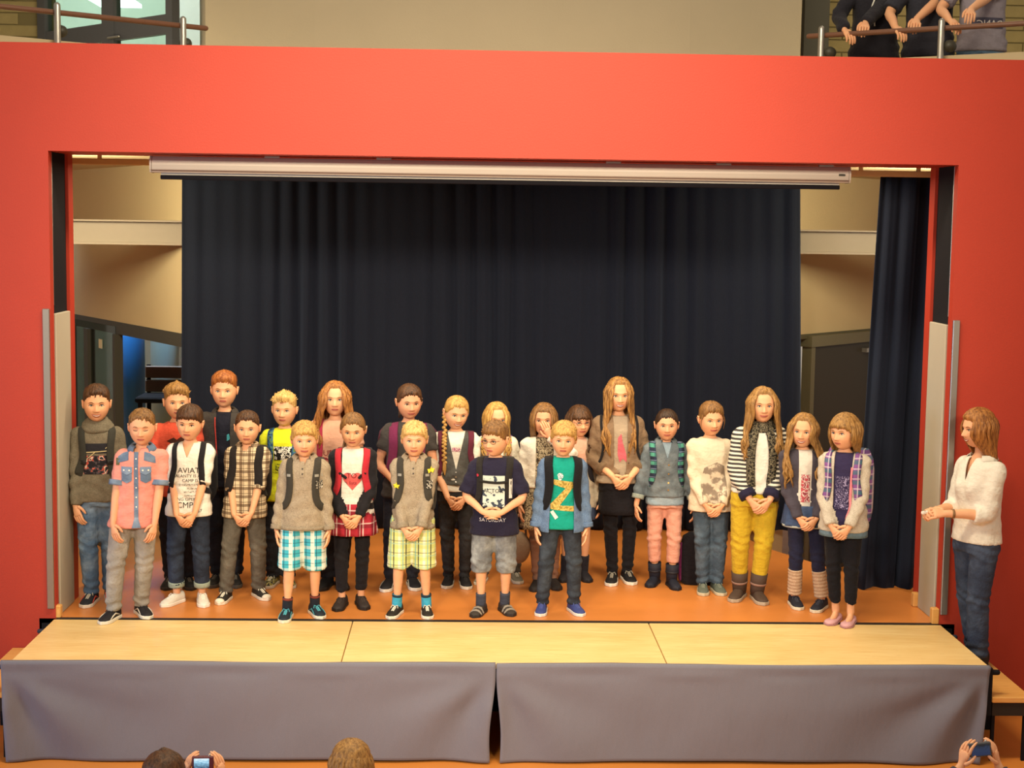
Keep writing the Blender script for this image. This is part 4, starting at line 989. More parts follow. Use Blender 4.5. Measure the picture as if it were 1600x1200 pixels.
def make(feet, top, label, yaw=0, toes=(-12, 12), head=(0, 4, 0), arms=('side', 'side'), w=1.0, skin='#dfa982', face=None, hair=('crew', 'brown'), hk=None, z=0.0, hs=None, Y=None, h=None, hairt=.02, lean=None, arm_fn=None):
    if Y is None:
        F = [onz(*f, z) for f in feet]; mid = (F[0]+F[1])/2
    else:
        mid = ony(feet[0], 800, Y); mid[2] = z; F = [mid+V3(-.07, 0, 0), mid+V3(.07, 0, 0)]
    if abs(F[0][1]-F[1][1]) > .22:
        pass
    tp = ony(*top, mid[1]); hh = h or (tp[2]-z-hairt); a = math.radians(yaw); R = np.array(Matrix.Rotation(-a, 3, 'Z'))
    fl = {-1: R@(F[0]-mid), 1: R@(F[1]-mid)}; ln = (R@V3(tp[0]-mid[0], 0, 0))[0] if lean is None else lean
    B = skeleton(hh, w, float(np.clip(ln, -.16, .16)), fl, (toes[0], toes[1]), head, hs); B.arm_fn = arm_fn(mid) if arm_fn else None
    root = build_body(B, arms, skinm(skin)); root.location = tuple(mid); root.rotation_euler = (0, 0, a)
    tag(root, label, 'person')
    add_face(B, root, **(face or {})); B.hairmat = add_hair(B, root, *hair, **(hk or {})); return B, root
def TT(*objs): return [bvh(o.data) for o in objs]
# ------------------------------------------------------------------ the children on the stage, left to right
KIDS = 'children lined up on the stage'
def grp(root): root['group'] = KIDS; return root
def star(cx, cz, r): return [(cx+(r if i % 2 == 0 else r*.42)*math.sin(i*PI/5), cz+(r if i % 2 == 0 else r*.42)*math.cos(i*PI/5)) for i in range(10)]
def heart(cx, cz, w):
    return [(cx+w*.5*(16*math.sin(t)**3)/16, cz+w*.5*(13*math.cos(t)-5*math.cos(2*t)-2*math.cos(3*t)-math.cos(4*t))/16) for t in np.linspace(0, 2*PI, 30, endpoint=False)]
def shoes(B, root, *a, **k):
    for s in (-1, 1): shoe(B, s, root, *a, **k)
def socks(B, root, *a, **k):
    for s in (-1, 1): sock(B, s, root, *a, **k)

# 1 grey-green cowl sweatshirt
B, r = make([(140, 944), (174, 938)], (151, 598), 'smiling boy in grey-green cowl-neck sweatshirt and blue jeans beside the left jamb', yaw=8, head=(4, 4, 0), arms=('front', 'side'), w=.96, face=dict(smile=.9, iris='blue', brow='#4a3020'), hair=('crew', 'brown'), hk=dict(seed=1, top=.020)); grp(r)
g = garment(B, r, melange('#5f594b', '#7c7463'), 'sweatshirt', hem=.475, grow=1.10, seed=1); c = B.cx(.65); h = B.h
neck_roll(B, r, melange('#5f594b', '#7c7463'), seed=1)
T = TT(g); poly_patch(T, rect(c-.085, c+.10, .70*h, .745*h), cloth('#26262c'), 'print_panel', g, .003)
poly_patch(T, rect(c-.09, c+.11, .605*h, .69*h), speckle('print_race', [(0, '#1f1e24'), (.46, '#4a4348'), (.52, '#b04a3a'), (.58, '#c9c2b4'), (.63, '#2a2a30')], 24), 'print_panel', g, .0035)
for q0, q1 in (((c-.075, .705*h), (c+.10, .712*h)), ((c-.07, .672*h), (c-.01, .706*h)), ((c+.06, .722*h), (c+.10, .745*h))):
    poly_patch(T, [(q0[0], q0[1]-.003), (q1[0], q1[1]-.003), (q1[0], q1[1]+.003), (q0[0], q0[1]+.003)], plain('#c9b98a', .8), 'print_streak', g, .006)
trousers(B, r, denim('#4b6483', '#8fa6bd', .55), 'jeans', r=(.058, .045, .036), seed=1)
for s in (-1, 1): shoe(B, s, r, '#2a2c33', '#e2ddd2', '#bdb7aa', None, '#d85a48')
backpack(B, r, T, '#34342f', '#33332f', 'charcoal backpack with buckled straps on the boy in the cowl-neck sweatshirt', buckle='#1c1c1c', bag=(.092, .50, .78, .13))
# 2 pink shirt
B, r = make([(172, 970), (224, 962)], (222, 635), 'boy with closed eyes in pink short-sleeved shirt with denim pockets', yaw=6, toes=(-22, 24), head=(-2, 6, 0), arms=('front', 'front'), w=1.02, skin='#d9a27e', face=dict(smile=0.0, closed=True, brow='#5a4028'), hair=('crew', 'ltbrown'), hk=dict(seed=2, top=.014)); grp(r)
h = B.h; c = B.cx(.66); pk = cloth('#d98d80'); dn = denim('#5d7089', '#93a3b5', .5)
g = garment(B, r, pk, 'shirt', hem=.445, grow=1.09, sleeve=.40, sr=(.041, .040, .040), seed=2, flare=.006); T = TT(g)
open_front(g, (c-.032, c-.001), (c+.032, c+.001), .826*h, .772*h); collar(B, r, dn, gap=.6)
for s in (-1, 1):
    cuff(B, s, r, dn, .345, .415, .0425, 'sleeve_cuff')
    x0 = c+s*.062; p = poly_patch(T, [(x0-.034, .672*h), (x0, .660*h), (x0+.034, .672*h), (x0+.034, .735*h), (x0-.034, .735*h)], dn, 'chest_pocket', g, .005)
    poly_patch(T, [(x0-.036, .738*h), (x0-.036, .712*h), (x0, .700*h), (x0+.036, .712*h), (x0+.036, .738*h)], denim('#7286a0', '#a3b2c2', .5), 'pocket_flap', p, .008)
    for bx in (-.018, .018): poly_patch(T, [(x0+bx+.006*math.cos(t), .722*h+.006*math.sin(t)) for t in np.linspace(0, 2*PI, 8, endpoint=False)], plain('#e6ded0', .4), 'button', p, .011)
    poly_patch(T, [(c+s*.052, .806*h), (c+s*.088, .799*h), (c+s*.122, .782*h), (c+s*.126, .752*h), (c+s*.050, .768*h)], dn, 'denim_yoke', g, .004)
poly_patch(T, rect(c-.014, c+.014, .48*h, .805*h), dn, 'button_placket', g, .005)
poly_patch(T, [(c-.03, .450*h), (c+.03, .450*h), (c+.012, .50*h), (c-.012, .50*h)], denim('#7286a0', '#a3b2c2', .5), 'hem_gusset', g, .006)
for k in range(6): poly_patch(T, [(c+.005*math.cos(t), (.55+.045*k)*h+.005*math.sin(t)) for t in np.linspace(0, 2*PI, 8, endpoint=False)], plain('#e6ded0', .4), 'button', g, .009)
poly_patch(T, rect(c-.135, c-.112, .742*h, .775*h), cloth('#5a5a40'), 'sleeve_badge', g, .004)
trousers(B, r, denim('#8f8a84', '#b7b2aa', .5), 'jeans', r=(.058, .044, .036), seed=2, fold=.006)
for s in (-1, 1): shoe(B, s, r, '#201e22', '#dcd6c8', '#201e22', None, '#d9d2c6')
# 3 coral T-shirt, behind
B, r = make([279], (276, 597), 'boy with blond swept hair in coral T-shirt behind the white lettered shirt', Y=.92, yaw=8, head=(6, 3, 0), arms=('side', 'side'), face=dict(smile=.3, brow='#80602f'), hair=('quiff', 'dkblond'), hk=dict(seed=3)); grp(r)
h = B.h; c = B.cx(.7); g = garment(B, r, cloth('#d8573f'), 'tshirt', hem=.46, sleeve=.42, sr=(.041, .040, .040), seed=3); T = TT(g)
poly_patch(T, [(c-.07, .735*h), (c-.02, .752*h), (c, .740*h), (c+.03, .755*h), (c+.07, .735*h), (c+.02, .715*h), (c-.03, .722*h)], cloth('#4a2a20'), 'print_emblem', g)
pass
trousers(B, r, denim('#20222c', '#3b4050', .3), 'jeans', seed=3); shoes(B, r, '#22201f', '#3a3632', '#6a6258')
# 4 white lettered shirt
B, r = make([(270, 944), (317, 944)], (297, 630), 'boy in white V-neck shirt covered in lettering, white sneakers and rolled dark jeans', toes=(-28, 14), head=(-3, 5, 2), arms=('clasp.445', 'clasp.445'), face=dict(smile=.0, iris='brown', brow='#3a2415'), hair=('side', 'brown'), hk=dict(seed=4, front=.042, fringe=.010)); grp(r)
h = B.h; c = B.cx(.66); g = garment(B, r, cloth('#dcd8cc'), 'shirt', hem=.455, grow=1.12, sleeve=.50, sr=(.042, .043, .043), seed=4, flare=.008); T = TT(g)
open_front(g, (c-.042, c-.001), (c+.042, c+.001), .826*h, .752*h)
ink = plain('#37332f', .8)
for x0, x1, zf in ((-.06, .08, .618), (.0, .08, .600), (-.02, .07, .583), (-.02, .08, .565)): poly_patch(T, rect(c+x0, c+x1, zf*h-.006, zf*h+.006), speckle('small_print', [(0, '#6a655c'), (.47, '#dcd8cc'), (.56, '#6a655c'), (.62, '#dcd8cc')], 130), 'print_line', g, .004)
text_patch(T, [('AVIAT', c+.012, .677*h, .054), ('ZALANTY IS A', c-.004, .655*h, .030), ('CAMP D', c+.022, .632*h, .030), ('CMPD', c+.008, .505*h, .056), ('TING OPERA', c-.006, .540*h, .030), ('E-67', c+.075, .482*h, .030)], ink, g)
trousers(B, r, denim('#232a38', '#4a5a74', .35), 'jeans', length=.90, seed=4)
for s in (-1, 1): leg_cuff(B, s, r, denim('#8e9a8c', '#a7b09c', .3), .86, .92, .0405)
shoes(B, r, '#d9d3c7', '#e4dfd4', '#e8e3d8')
backpack(B, r, T, '#1c1b1e', '#1c1b1e', 'black backpack with plain straps over the white lettered shirt', width=.042)
# 5 dark jacket, tall, behind
B, r = make([352], (351, 578), 'tall reddish-blond boy in dark grey zip jacket at the back left', Y=1.0, head=(2, 3, 0), arms=('side', 'side'), w=1.04, face=dict(smile=-.1, brow='#8a5c30'), hair=('crew', 'red'), hk=dict(seed=5, top=.024, front=.060, quiff=.006)); grp(r)
h = B.h; c = B.cx(.7); t0 = garment(B, r, cloth('#191a26'), 'tshirt', hem=.47, grow=1.04, sleeve=0, seed=5); T0 = TT(t0)
poly_patch(T0, [(c+.03, .69*h), (c+.055, .70*h), (c+.045, .725*h), (c+.03, .72*h)], cloth('#3f8f9a'), 'print_emblem', t0)
g = garment(B, r, cloth('#3b3734', .12), 'jacket', hem=.46, grow=1.12, extra=.010, sr=(.044, .038, .032), seed=6); open_front(g, (c-.055, c-.03), (c+.055, c+.05), .83*h)
collar(B, r, cloth('#3b3734', .12), gap=.75); ribbon(TT(g), [V3(c-.058, -.09, .80*h), V3(c-.048, -.1, .74*h), V3(c-.036, -.1, .62*h)], .008, cloth('#b03a34'), 'zip', g, off=.004)
trousers(B, r, denim('#1d2029', '#333844', .3), 'jeans', seed=5); shoes(B, r, '#2c2a28', '#57534c', '#6a655c')
# 6 plaid shirt
PL = plaid('brown_check', '#cbb898', [(0, 17, .34, .1, '#5a4330', .75), (2, 17, .34, .3, '#4c3626', .70), (0, 17, .07, .62, '#3a2a20', .8), (2, 17, .07, .78, '#3a2a20', .8)])
B, r = make([(350, 940), (408, 934)], (387, 638), 'boy in brown and cream checked shirt, grey jeans and black canvas sneakers', toes=(-10, 32), head=(3, 5, 0), arms=('clasp.445', 'clasp.445'), face=dict(smile=0.0, brow='#4a3020'), hair=('crew', 'brown'), hk=dict(seed=6, top=.014)); grp(r)
h = B.h; g = garment(B, r, PL, 'shirt', hem=.445, grow=1.12, sleeve=.58, sr=(.042, .041, .038), seed=8, flare=.008); T = TT(g); c = B.cx(.66)
open_front(g, (c-.030, c-.001), (c+.030, c+.001), .826*h, .772*h); collar(B, r, PL, gap=.55); poly_patch(T, rect(c-.012, c+.012, .46*h, .80*h), PL, 'button_placket', g, .005)
for s in (-1, 1): poly_patch(T, rect(c+s*.055-.03, c+s*.055+.03, .68*h, .74*h), PL, 'chest_pocket', g, .006)
trousers(B, r, denim('#58544c', '#7d786c', .5), 'jeans', seed=6, fold=.0055); shoes(B, r, '#2b2824', '#ddd5c2', '#e6dfcc', '#ded6c2')
backpack(B, r, T, '#1f1b1b', '#1f1b1b', 'black backpack with wide straps over the checked shirt', width=.058)
# 7 yellow T-shirt, behind
B, r = make([(424, 915), (452, 915)], (445, 610), 'blond boy in neon yellow printed T-shirt behind the checked shirt', head=(-4, 2, 0), arms=('side', 'side'), face=dict(smile=.1, brow='#a07c40'), hair=('quiff', 'paleblond'), hk=dict(seed=7, top=.022)); grp(r)
h = B.h; c = B.cx(.7); g = garment(B, r, cloth('#d9df2c'), 'tshirt', hem=.45, sleeve=.42, sr=(.042, .041, .041), seed=9); T = TT(g)
poly_patch(T, rect(c-.06, c+.075, .665*h, .735*h), speckle('print_faces', [(0, '#1d1c1a'), (.47, '#e8e6dc'), (.55, '#1d1c1a'), (.62, '#d8d6cc')], 34), 'print_panel', g)
poly_patch(T, rect(c-.05, c+.07, .60*h, .645*h), speckle('print_marks', [(0, '#26251f'), (.48, '#d9df2c'), (.56, '#8a9a3a')], 40), 'print_panel', g)
trousers(B, r, denim('#24262c', '#3c4048', .3), 'jeans', seed=7); shoes(B, r, speckle('camo_shoe', [(0, '#3a382e'), (.45, '#9a9270'), (.55, '#c6b93c'), (.62, '#45433a')], 60), '#c9c2b0', '#d8d2c0')
backpack(B, r, T, '#2d4f74', '#2a3a4c', 'blue-strapped backpack on the boy in the neon yellow T-shirt', width=.05, mat=speckle('blue_camo_strap', [(0, '#27445f'), (.48, '#3d6d96'), (.58, '#6f8f3e'), (.64, '#24384c')], 40))
# 8 grey sweater, turquoise checked shorts
KN = melange('#857865', '#a89a84')
def sweater_boy(B, r, seed, strap_label, stars):
    h = B.h; c = B.cx(.7); g = garment(B, r, KN, 'sweater', hem=.475, grow=1.12, extra=.010, sr=(.043, .036, .030), seed=seed, flare=-.004); T = TT(g)
    open_front(g, (c-.030, c-.001), (c+.030, c+.001), .826*h, .772*h); collar(B, r, KN, r=.054, gap=.6, hgt=.06); poly_patch(T, rect(c-.016, c+.012, .735*h, .81*h), KN, 'button_placket', g, .006)
    for k in (.75, .775): poly_patch(T, [(c+.006*math.cos(t), k*h+.006*math.sin(t)) for t in np.linspace(0, 2*PI, 8, endpoint=False)], plain('#3a332c', .5), 'button', g, .010)
    for s in (-1, 1): cuff(B, s, r, melange('#7d715f', '#9c8f7a'), .93, 1.0, .0315)
    h_ = torso_rings(B, .462, .482, 1.10, .012); mb = MB(); mb.loft(h_); mb.build('hem_band', melange('#7d715f', '#9c8f7a'), r, True)
    p = backpack(B, r, T, '#38352f', '#34322e', strap_label, width=.052)
    c2 = B.cx(.74)
    for s in (-1, 1):
        TP_ = TT(*[o for o in p.children if o.name.startswith('strap')])
        poly_patch(TP_, rect(c2+s*.078*h-.024, c2+s*.078*h+.024, .735*h, .748*h), plain('#8d8a80', .5), 'reflective_band', p, .004)
    if stars:
        poly_patch(TP_+T, star(c2-.086*h, .685*h, .024), plain('#d3c22c', .6), 'star_badge', p, .006); poly_patch(TP_+T, star(c2+.088*h, .765*h, .026), plain('#e0cf3a', .6), 'star_badge', p, .010)
    poly_patch(TP_+T, rect(c2+.080*h-.018, c2+.080*h+.022, .675*h, .715*h), speckle('strap_patch', [(0, '#23211f'), (.5, '#cfc9ba'), (.58, '#23211f')], 70), 'strap_patch', p, .008)
    return g, T
B, r = make([(447, 968), (495, 962)], (476, 655), 'blond boy in grey sweater and turquoise checked shorts', toes=(-4, 24), head=(6, 4, 0), arms=('side', 'side'), face=dict(smile=.35, brow='#a07c45'), hair=('fringe', 'blond'), hk=dict(seed=8, front=.046)); grp(r)
sweater_boy(B, r, 10, 'dark grey backpack on the boy in turquoise checked shorts', False)
trousers(B, r, plaid('turquoise_check', '#3fa5b8', [(0, 14, .35, .05, '#dfe0d2', .8), (2, 14, .30, .2, '#dfe0d2', .45), (0, 14, .08, .55, '#1d4a5c', .8), (2, 14, .08, .6, '#1d4a5c', .6), (0, 14, .06, .75, '#e8e6da', .8)]), 'shorts', length=.53, r=(.064, .060, .060), seed=8, bunch=.3)
socks(B, r, '#20242e', .88, 1.05, band='#7a3a30'); shoes(B, r, '#1d2630', '#d9d3c2', '#4fa3b0', None, '#4a9fae')
# 9 auburn wavy hair, peach top, behind
B, r = make([(508, 918), (534, 918)], (524, 592), 'girl with long wavy auburn hair in peach top at the back', head=(4, 2, 0), arms=('side', 'side'), w=1.12, face=dict(smile=.0, brow='#7a4a22'), hair=('long', 'auburn'), hk=dict(seed=9, zend=.72, wave=.012, n=48, spread=1.6, rad=.016, a0=42, vol=1.5)); grp(r)
h = B.h; c = B.cx(.7); g = garment(B, r, cloth('#d9a58a'), 'top', hem=.47, sleeve=.26, seed=11); T = TT(g)
text_patch(T, [('URBA', c, .655*h, .06)], plain('#8c3540', .8), g); poly_patch(T, rect(c-.08, c+.06, .60*h, .65*h), speckle('print_pink', [(0, '#8c3540'), (.48, '#d9a58a'), (.56, '#b4606a')], 40), 'print_panel', g)
trousers(B, r, cloth('#1b1a1f'), 'leggings', r=(.052, .040, .030), seed=9); shoes(B, r, '#1d1c1e', '#2a2826')
backpack(B, r, T, '#9a2c44', '#7a2438', 'magenta-strapped backpack on the girl with wavy auburn hair', width=.05)
# 10 heart T-shirt, red tartan skirt
B, r = make([(532, 950), (566, 948)], (552, 640), 'girl in dark cardigan, white heart T-shirt and red tartan skirt', toes=(-10, 16), head=(0, 12, 0), arms=('clasp.475', 'clasp.475'), w=1.0, face=dict(smile=-.1, brow='#4a3018'), hair=('tied', 'ltbrown'), hk=dict(seed=10, tail=(-.07, .72))); grp(r)
h = B.h; c = B.cx(.68); t0 = garment(B, r, cloth('#d8d2c8'), 'tshirt', hem=.49, grow=1.06, sleeve=0, seed=12, flare=.012); T0 = TT(t0)
poly_patch(T0, heart(c+.005, .668*h, .135), cloth('#c95a58'), 'print_heart', t0); text_patch(T0, [('TO', c+.0, .678*h, .050), ('lists', c+.008, .645*h, .034)], plain('#7a2028', .8), t0, off=.0055)
g = garment(B, r, cloth('#1d1b1f'), 'cardigan', hem=.475, grow=1.12, extra=.008, sr=(.040, .034, .028), seed=13); open_front(g, (c-.070, c-.075), (c+.085, c+.090), .815*h)
skirt_garment(B, r, plaid('red_tartan', '#a52a38', [(0, 11, .10, .1, '#e0c9c4', .75), (2, 11, .10, .3, '#e0c9c4', .65), (0, 11, .30, .45, '#5a1a28', .5), (2, 11, .30, .6, '#5a1a28', .5), (0, 11, .04, .3, '#e0c9c4', .7)]), .385, .545, .125, .098)
trousers(B, r, cloth('#1a181c'), 'leggings', r=(.046, .036, .028), length=.93, seed=10); shoes(B, r, '#2e2624', '#1f1b1a', '#3a302c')
T = TT(g, t0); backpack(B, r, T, '#b02a36', '#26242a', 'backpack with red straps on the girl in the tartan skirt', width=.050, chest=False, x=.078)
ribbon(T, [V3(c-.09, -.11, .705*h), V3(c-.06, -.12, .69*h), V3(c-.04, -.12, .675*h)], .020, cloth('#1d1b1f'), 'chest_clip', r, off=.010, n=8); ribbon(T, [V3(c+.10, -.11, .705*h), V3(c+.07, -.12, .69*h), V3(c+.055, -.12, .675*h)], .020, cloth('#1d1b1f'), 'chest_clip', r, off=.010, n=8)
# 11 dark T-shirt, purple straps, behind
B, r = make([(607, 920), (646, 918)], (646, 597), 'tall girl with tied-back brown hair in dark T-shirt at the back', head=(14, 8, 0), arms=('clasp.52', 'clasp.52'), w=1.06, skin='#d69c78', lean=.05, face=dict(smile=.5, iris='brown', brow='#3a2415'), hair=('tied', 'brown'), hk=dict(seed=11, top=.016, tail=(-.05, .83))); grp(r)
h = B.h; c = B.cx(.7); g = garment(B, r, cloth('#3c3836'), 'tshirt', hem=.46, sleeve=.30, sr=(.041, .041, .041), seed=14); T = TT(g)
trousers(B, r, cloth('#1d1d24'), 'leggings', r=(.050, .038, .030), seed=11); shoes(B, r, '#1f1d20', '#d5cfc2', None, None, '#b9b2a4')
backpack(B, r, T, '#6a2446', '#5d2440', 'backpack with wide plum straps on the tall girl in the dark T-shirt', width=.075, x=.078, bag=(.15, .52, .79, .16))
# 12 grey sweater, green checked shorts
B, r = make([(617, 962), (667, 962)], (648, 655), 'blond boy in grey sweater and yellow-green checked shorts', toes=(-16, 6), head=(0, 4, 0), arms=('clasp.445', 'clasp.445'), face=dict(smile=.3, brow='#a07c45'), hair=('fringe', 'paleblond'), hk=dict(seed=12, front=.044, part=.02)); grp(r)
sweater_boy(B, r, 15, 'dark grey backpack with yellow star badges on the boy in green checked shorts', True)
trousers(B, r, plaid('green_check', '#cfd28c', [(0, 12, .22, .05, '#e6e6d2', .8), (2, 12, .30, .2, '#b9c26a', .55), (0, 12, .10, .45, '#2a2f36', .85), (2, 12, .08, .6, '#3a4038', .55), (0, 12, .10, .70, '#6aa8a8', .7), (2, 12, .10, .85, '#8fb8a0', .6)]), 'shorts', length=.53, r=(.064, .060, .060), seed=12, bunch=.3)
socks(B, r, '#3fa2c2', .875, 1.05, band='#20303e'); shoes(B, r, '#28241f', '#ddd6c4', '#d8d2c0')
# 13 braid, grey waistcoat
B, r = make([(700, 915), (727, 916)], (713, 615), 'laughing girl with a long side braid in grey waistcoat over white top', toes=(-6, 8), head=(14, 12, 4), arms=('clasp.47', 'clasp.47'), w=1.04, face=dict(smile=.9, brow='#8a6434'), hair=('tied', 'blond'), hk=dict(seed=13, top=.014)); grp(r)
h = B.h; c = B.cx(.7); t0 = garment(B, r, cloth('#ded9cd'), 'blouse', hem=.51, grow=1.05, sleeve=.60, sr=(.040, .040, .037), seed=16); T0 = TT(t0)
poly_patch(T0, rect(c-.03, c+.03, .722*h, .742*h), speckle('pink_marks', [(0, '#a8607a'), (.5, '#ded9cd'), (.57, '#b4728a')], 90), 'print_panel', t0)
g = garment(B, r, denim('#4c4c4a', '#6a6a66', .4), 'waistcoat', hem=.545, grow=1.13, sleeve=0, seed=17); open_front(g, (c-.062, c-.002), (c+.062, c+.002), .81*h, .63*h)
T = TT(g, t0)
for k in (.615, .59, .565): poly_patch(T, [(c+.006*math.cos(t), k*h+.006*math.sin(t)) for t in np.linspace(0, 2*PI, 8, endpoint=False)], M_steel, 'button', g, .005)
trousers(B, r, denim('#262525', '#4a4c52', .35), 'jeans', r=(.049, .038, .029), seed=13); shoes(B, r, '#201e1f', '#cfc8b8', '#2a2828')
p0 = apply(B.HM, (-.075, .01, -.03)); mb = MB(); P = crom([p0+V3(.01, .02, .05), p0, V3(c-.085, -.075, .81*h), V3(c-.088, -.105, .75*h), V3(c-.085, -.108, .665*h)], 30)
for i, p in enumerate(P):
    sg = 1 if i % 2 else -1; mb.ell(p+V3(sg*.006, 0, 0), (.015, .014, .013), 8, 6)
mb.tube([P[-1], P[-1]+V3(0, -.005, -.05), P[-1]+V3(.004, -.004, -.09)], [.013, .015, .004], 8); mb.build('braid', B.hairmat, r, True)
backpack(B, r, T, '#5d2434', '#4a2030', 'backpack with maroon straps on the girl with the braid', width=.045, x=.088, side_out=.105)
# 14 blonde, behind the glasses boy
B, r = make([(752, 910), (806, 908)], (776, 625), 'girl with straight blonde hair half hidden behind the boy with glasses', head=(10, 6, 0), arms=('side', 'side'), face=dict(smile=.3, brow='#a07c45'), hair=('long', 'blond'), hk=dict(seed=14, zend=.73, a0=40, part=-.01)); grp(r)
g = garment(B, r, cloth('#d8d4c4'), 'top', hem=.47, sleeve=.6, seed=18); T = TT(g)
trousers(B, r, denim('#55514a', '#777266', .4), 'jeans', seed=14); shoes(B, r, '#8c8674', '#d5cfbd', '#d5cfbd')
backpack(B, r, T, '#57a03c', '#6a4a7a', 'backpack with colourful flowery straps on the blonde girl behind', width=.05, mat=speckle('flower_strap', [(0, '#4a8a3a'), (.44, '#d8d0bc'), (.50, '#b8456a'), (.56, '#e0b83c'), (.62, '#5a4a90')], 38))
# 15 boy with glasses
B, r = make([(748, 960), (792, 958)], (775, 655), 'boy with glasses in navy printed T-shirt and denim knee shorts', toes=(-14, 26), yaw=-6, head=(-24, 6, 0), arms=('belly', 'belly'), w=1.07, face=dict(smile=0.0, iris='brown', look=-.002, brow='#5a3a20'), hair=('side', 'ltbrown'), hk=dict(seed=15, front=.046)); grp(r)
h = B.h; c = B.cx(.66); g = garment(B, r, cloth('#221f33'), 'tshirt', hem=.425, grow=1.12, sleeve=.46, sr=(.044, .045, .046), seed=19, flare=.008); T = TT(g)
n = NB('print_city'); k = n.noise(30, detail=4); kk = n.noise(9); X = n.xyz()
poly_patch(T, rect(c-.075, c+.075, .575*h, .735*h), n.fin(n.mix(n.math('GREATER_THAN', n.math('ADD', n.math('MULTIPLY', k, .7), n.math('MULTIPLY', kk, .5)), .64), C('#c3cabf'), C('#3c4452')), .85, .2), 'print_panel', g)
text_patch(T, [('FACTORY', c, .648*h, .040)], plain('#2a2b30', .8), g, off=.006); text_patch(T, [('SATURDAY', c-.005, .500*h, .036)], plain('#b9b8c0', .8), g)
trousers(B, r, denim('#66686c', '#a3a7a8', .8), 'denim_shorts', length=.60, r=(.060, .052, .050), seed=15, fold=.005)
socks(B, r, '#3c3f4c', .88, 1.05); shoes(B, r, '#3a332e', '#2a2522', None, None, None, 'sandal'); glasses(B, r)
p = backpack(B, r, T, '#24211f', '#24211f', 'black backpack with a red badge on the boy with glasses', width=.050, x=.085, chest=True)
ts = TT(*[o for o in p.children if o.name.startswith('strap')]); poly_patch(ts+T, [(c-.085*h+.010*math.cos(t), .735*h+.010*math.sin(t)) for t in np.linspace(0, 2*PI, 10, endpoint=False)], plain('#b02a3a', .5), 'badge', p, .006)
poly_patch(ts+T, rect(c+.078*h, c+.078*h+.02, .62*h, .72*h), plain('#cfcdc6', .5), 'strap_end', p, .006)
# 16 girl covering her mouth, behind
B, r = make([(838, 920), (866, 918)], (850, 625), 'girl holding a hand over her mouth in white cardigan and speckled dress', head=(-6, 6, 0), arms=('side', 'face'), w=1.0, skin='#d89e79', face=dict(smile=.3, iris='brown', brow='#5a3a20'), hair=('long', 'ltbrown'), hk=dict(seed=16, zend=.74, frontlocks=False, front=.062, top=.010)); grp(r)
h = B.h; c = B.cx(.68); SP = speckle('speckled_dress', [(0, '#3a3028'), (.44, '#8f8168'), (.52, '#c4b696'), (.60, '#54463a')], 75)
t0 = garment(B, r, SP, 'dress_bodice', hem=.50, grow=1.06, sleeve=0, seed=20); skirt_garment(B, r, SP, .33, .56, .125, .092, 'dress_skirt')
mb = MB(); mb.loft(torso_rings(B, .575, .592, 1.12, .004)); mb.build('belt', cloth('#b0705a'), r, True)
g = garment(B, r, cloth('#ded8ca'), 'cardigan', hem=.55, grow=1.13, sr=(.039, .034, .029), seed=21); open_front(g, (c-.065, c-.07), (c+.065, c+.07), .815*h)
trousers(B, r, cloth('#7a5a48'), 'tights', r=(.048, .036, .028), seed=16); shoes(B, r, '#241f1e', '#2a2624')
hb = empty('handbag', tuple(np.array(r.location)+V3(-.20, -.02, .18))); tag(hb, 'taupe round cloth bag hanging beside the speckled dress', 'bag')
mb = MB(); mb.ell((0, 0, .13), (.085, .05, .12), 18, 12); mb.build('bag', cloth('#7d6a58'), hb, True); mb = MB(); mb.tube(crom([(-.05, 0, .22), (-.02, .01, .40), (.03, .01, .44), (.05, 0, .22)], 16), .008, 8); mb.build('handle', cloth('#5d4c40'), hb, True)
# 17 turquoise Z shirt, blue hoodie
B, r = make([(846, 958), (900, 958)], (881, 655), 'boy in turquoise Z-print T-shirt, open blue hoodie and blue shoes', toes=(-8, 18), head=(-4, 6, 2), arms=('side', 'side'), face=dict(smile=-.15, brow='#8a6434'), hair=('fringe', 'blond'), hk=dict(seed=17, front=.042)); grp(r)
h = B.h; c = B.cx(.66); t0 = garment(B, r, cloth('#12907f'), 'tshirt', hem=.452, grow=1.08, sleeve=0, seed=22, flare=.004); T0 = TT(t0)
zz = [(c-.075, .715*h), (c+.078, .700*h), (c+.078, .680*h), (c-.02, .580*h), (c+.085, .575*h), (c+.085, .548*h), (c-.088, .560*h), (c-.088, .582*h), (c+.018, .668*h), (c-.075, .690*h)]
poly_patch(T0, zz[::-1], speckle('gold_print', [(0, '#8f7a3a'), (.45, '#b89b4e'), (.55, '#c9b068'), (.64, '#8f7a3a')], 60), 'print_letter_z', t0)
poly_patch(T0, [(c-.02+.022*math.cos(t)*(1 if t < PI else .7), .728*h+.026*math.sin(t)) for t in np.linspace(0, 2*PI, 14, endpoint=False)], speckle('print_head', [(0, '#c9dcd8'), (.5, '#5a7a80'), (.58, '#d8e2dc')], 60), 'print_emblem', t0)
poly_patch(T0, [(c-.085, .545*h), (c-.065, .555*h), (c-.030, .520*h), (c-.050, .508*h)], plain('#d9d6cc', .7), 'paper_tag', t0, .006)
g = garment(B, r, melange('#4e6484', '#6c82a0'), 'hoodie', hem=.435, grow=1.17, extra=.010, sr=(.043, .037, .031), seed=23); open_front(g, (c-.075, c-.095), (c+.080, c+.080), .815*h)
for s in (-1, 1): cuff(B, s, r, melange('#4e6484', '#6c82a0'), .92, 1.0, .033)
trousers(B, r, denim('#2c313a', '#56606c', .4), 'jeans', r=(.054, .042, .034), seed=17); shoes(B, r, '#38427a', '#d6d2ca', '#4a5490')
T = TT(g, t0); backpack(B, r, T, '#161518', '#161518', 'black backpack with broad padded straps over the blue hoodie', width=.066, x=.082, low=.585)
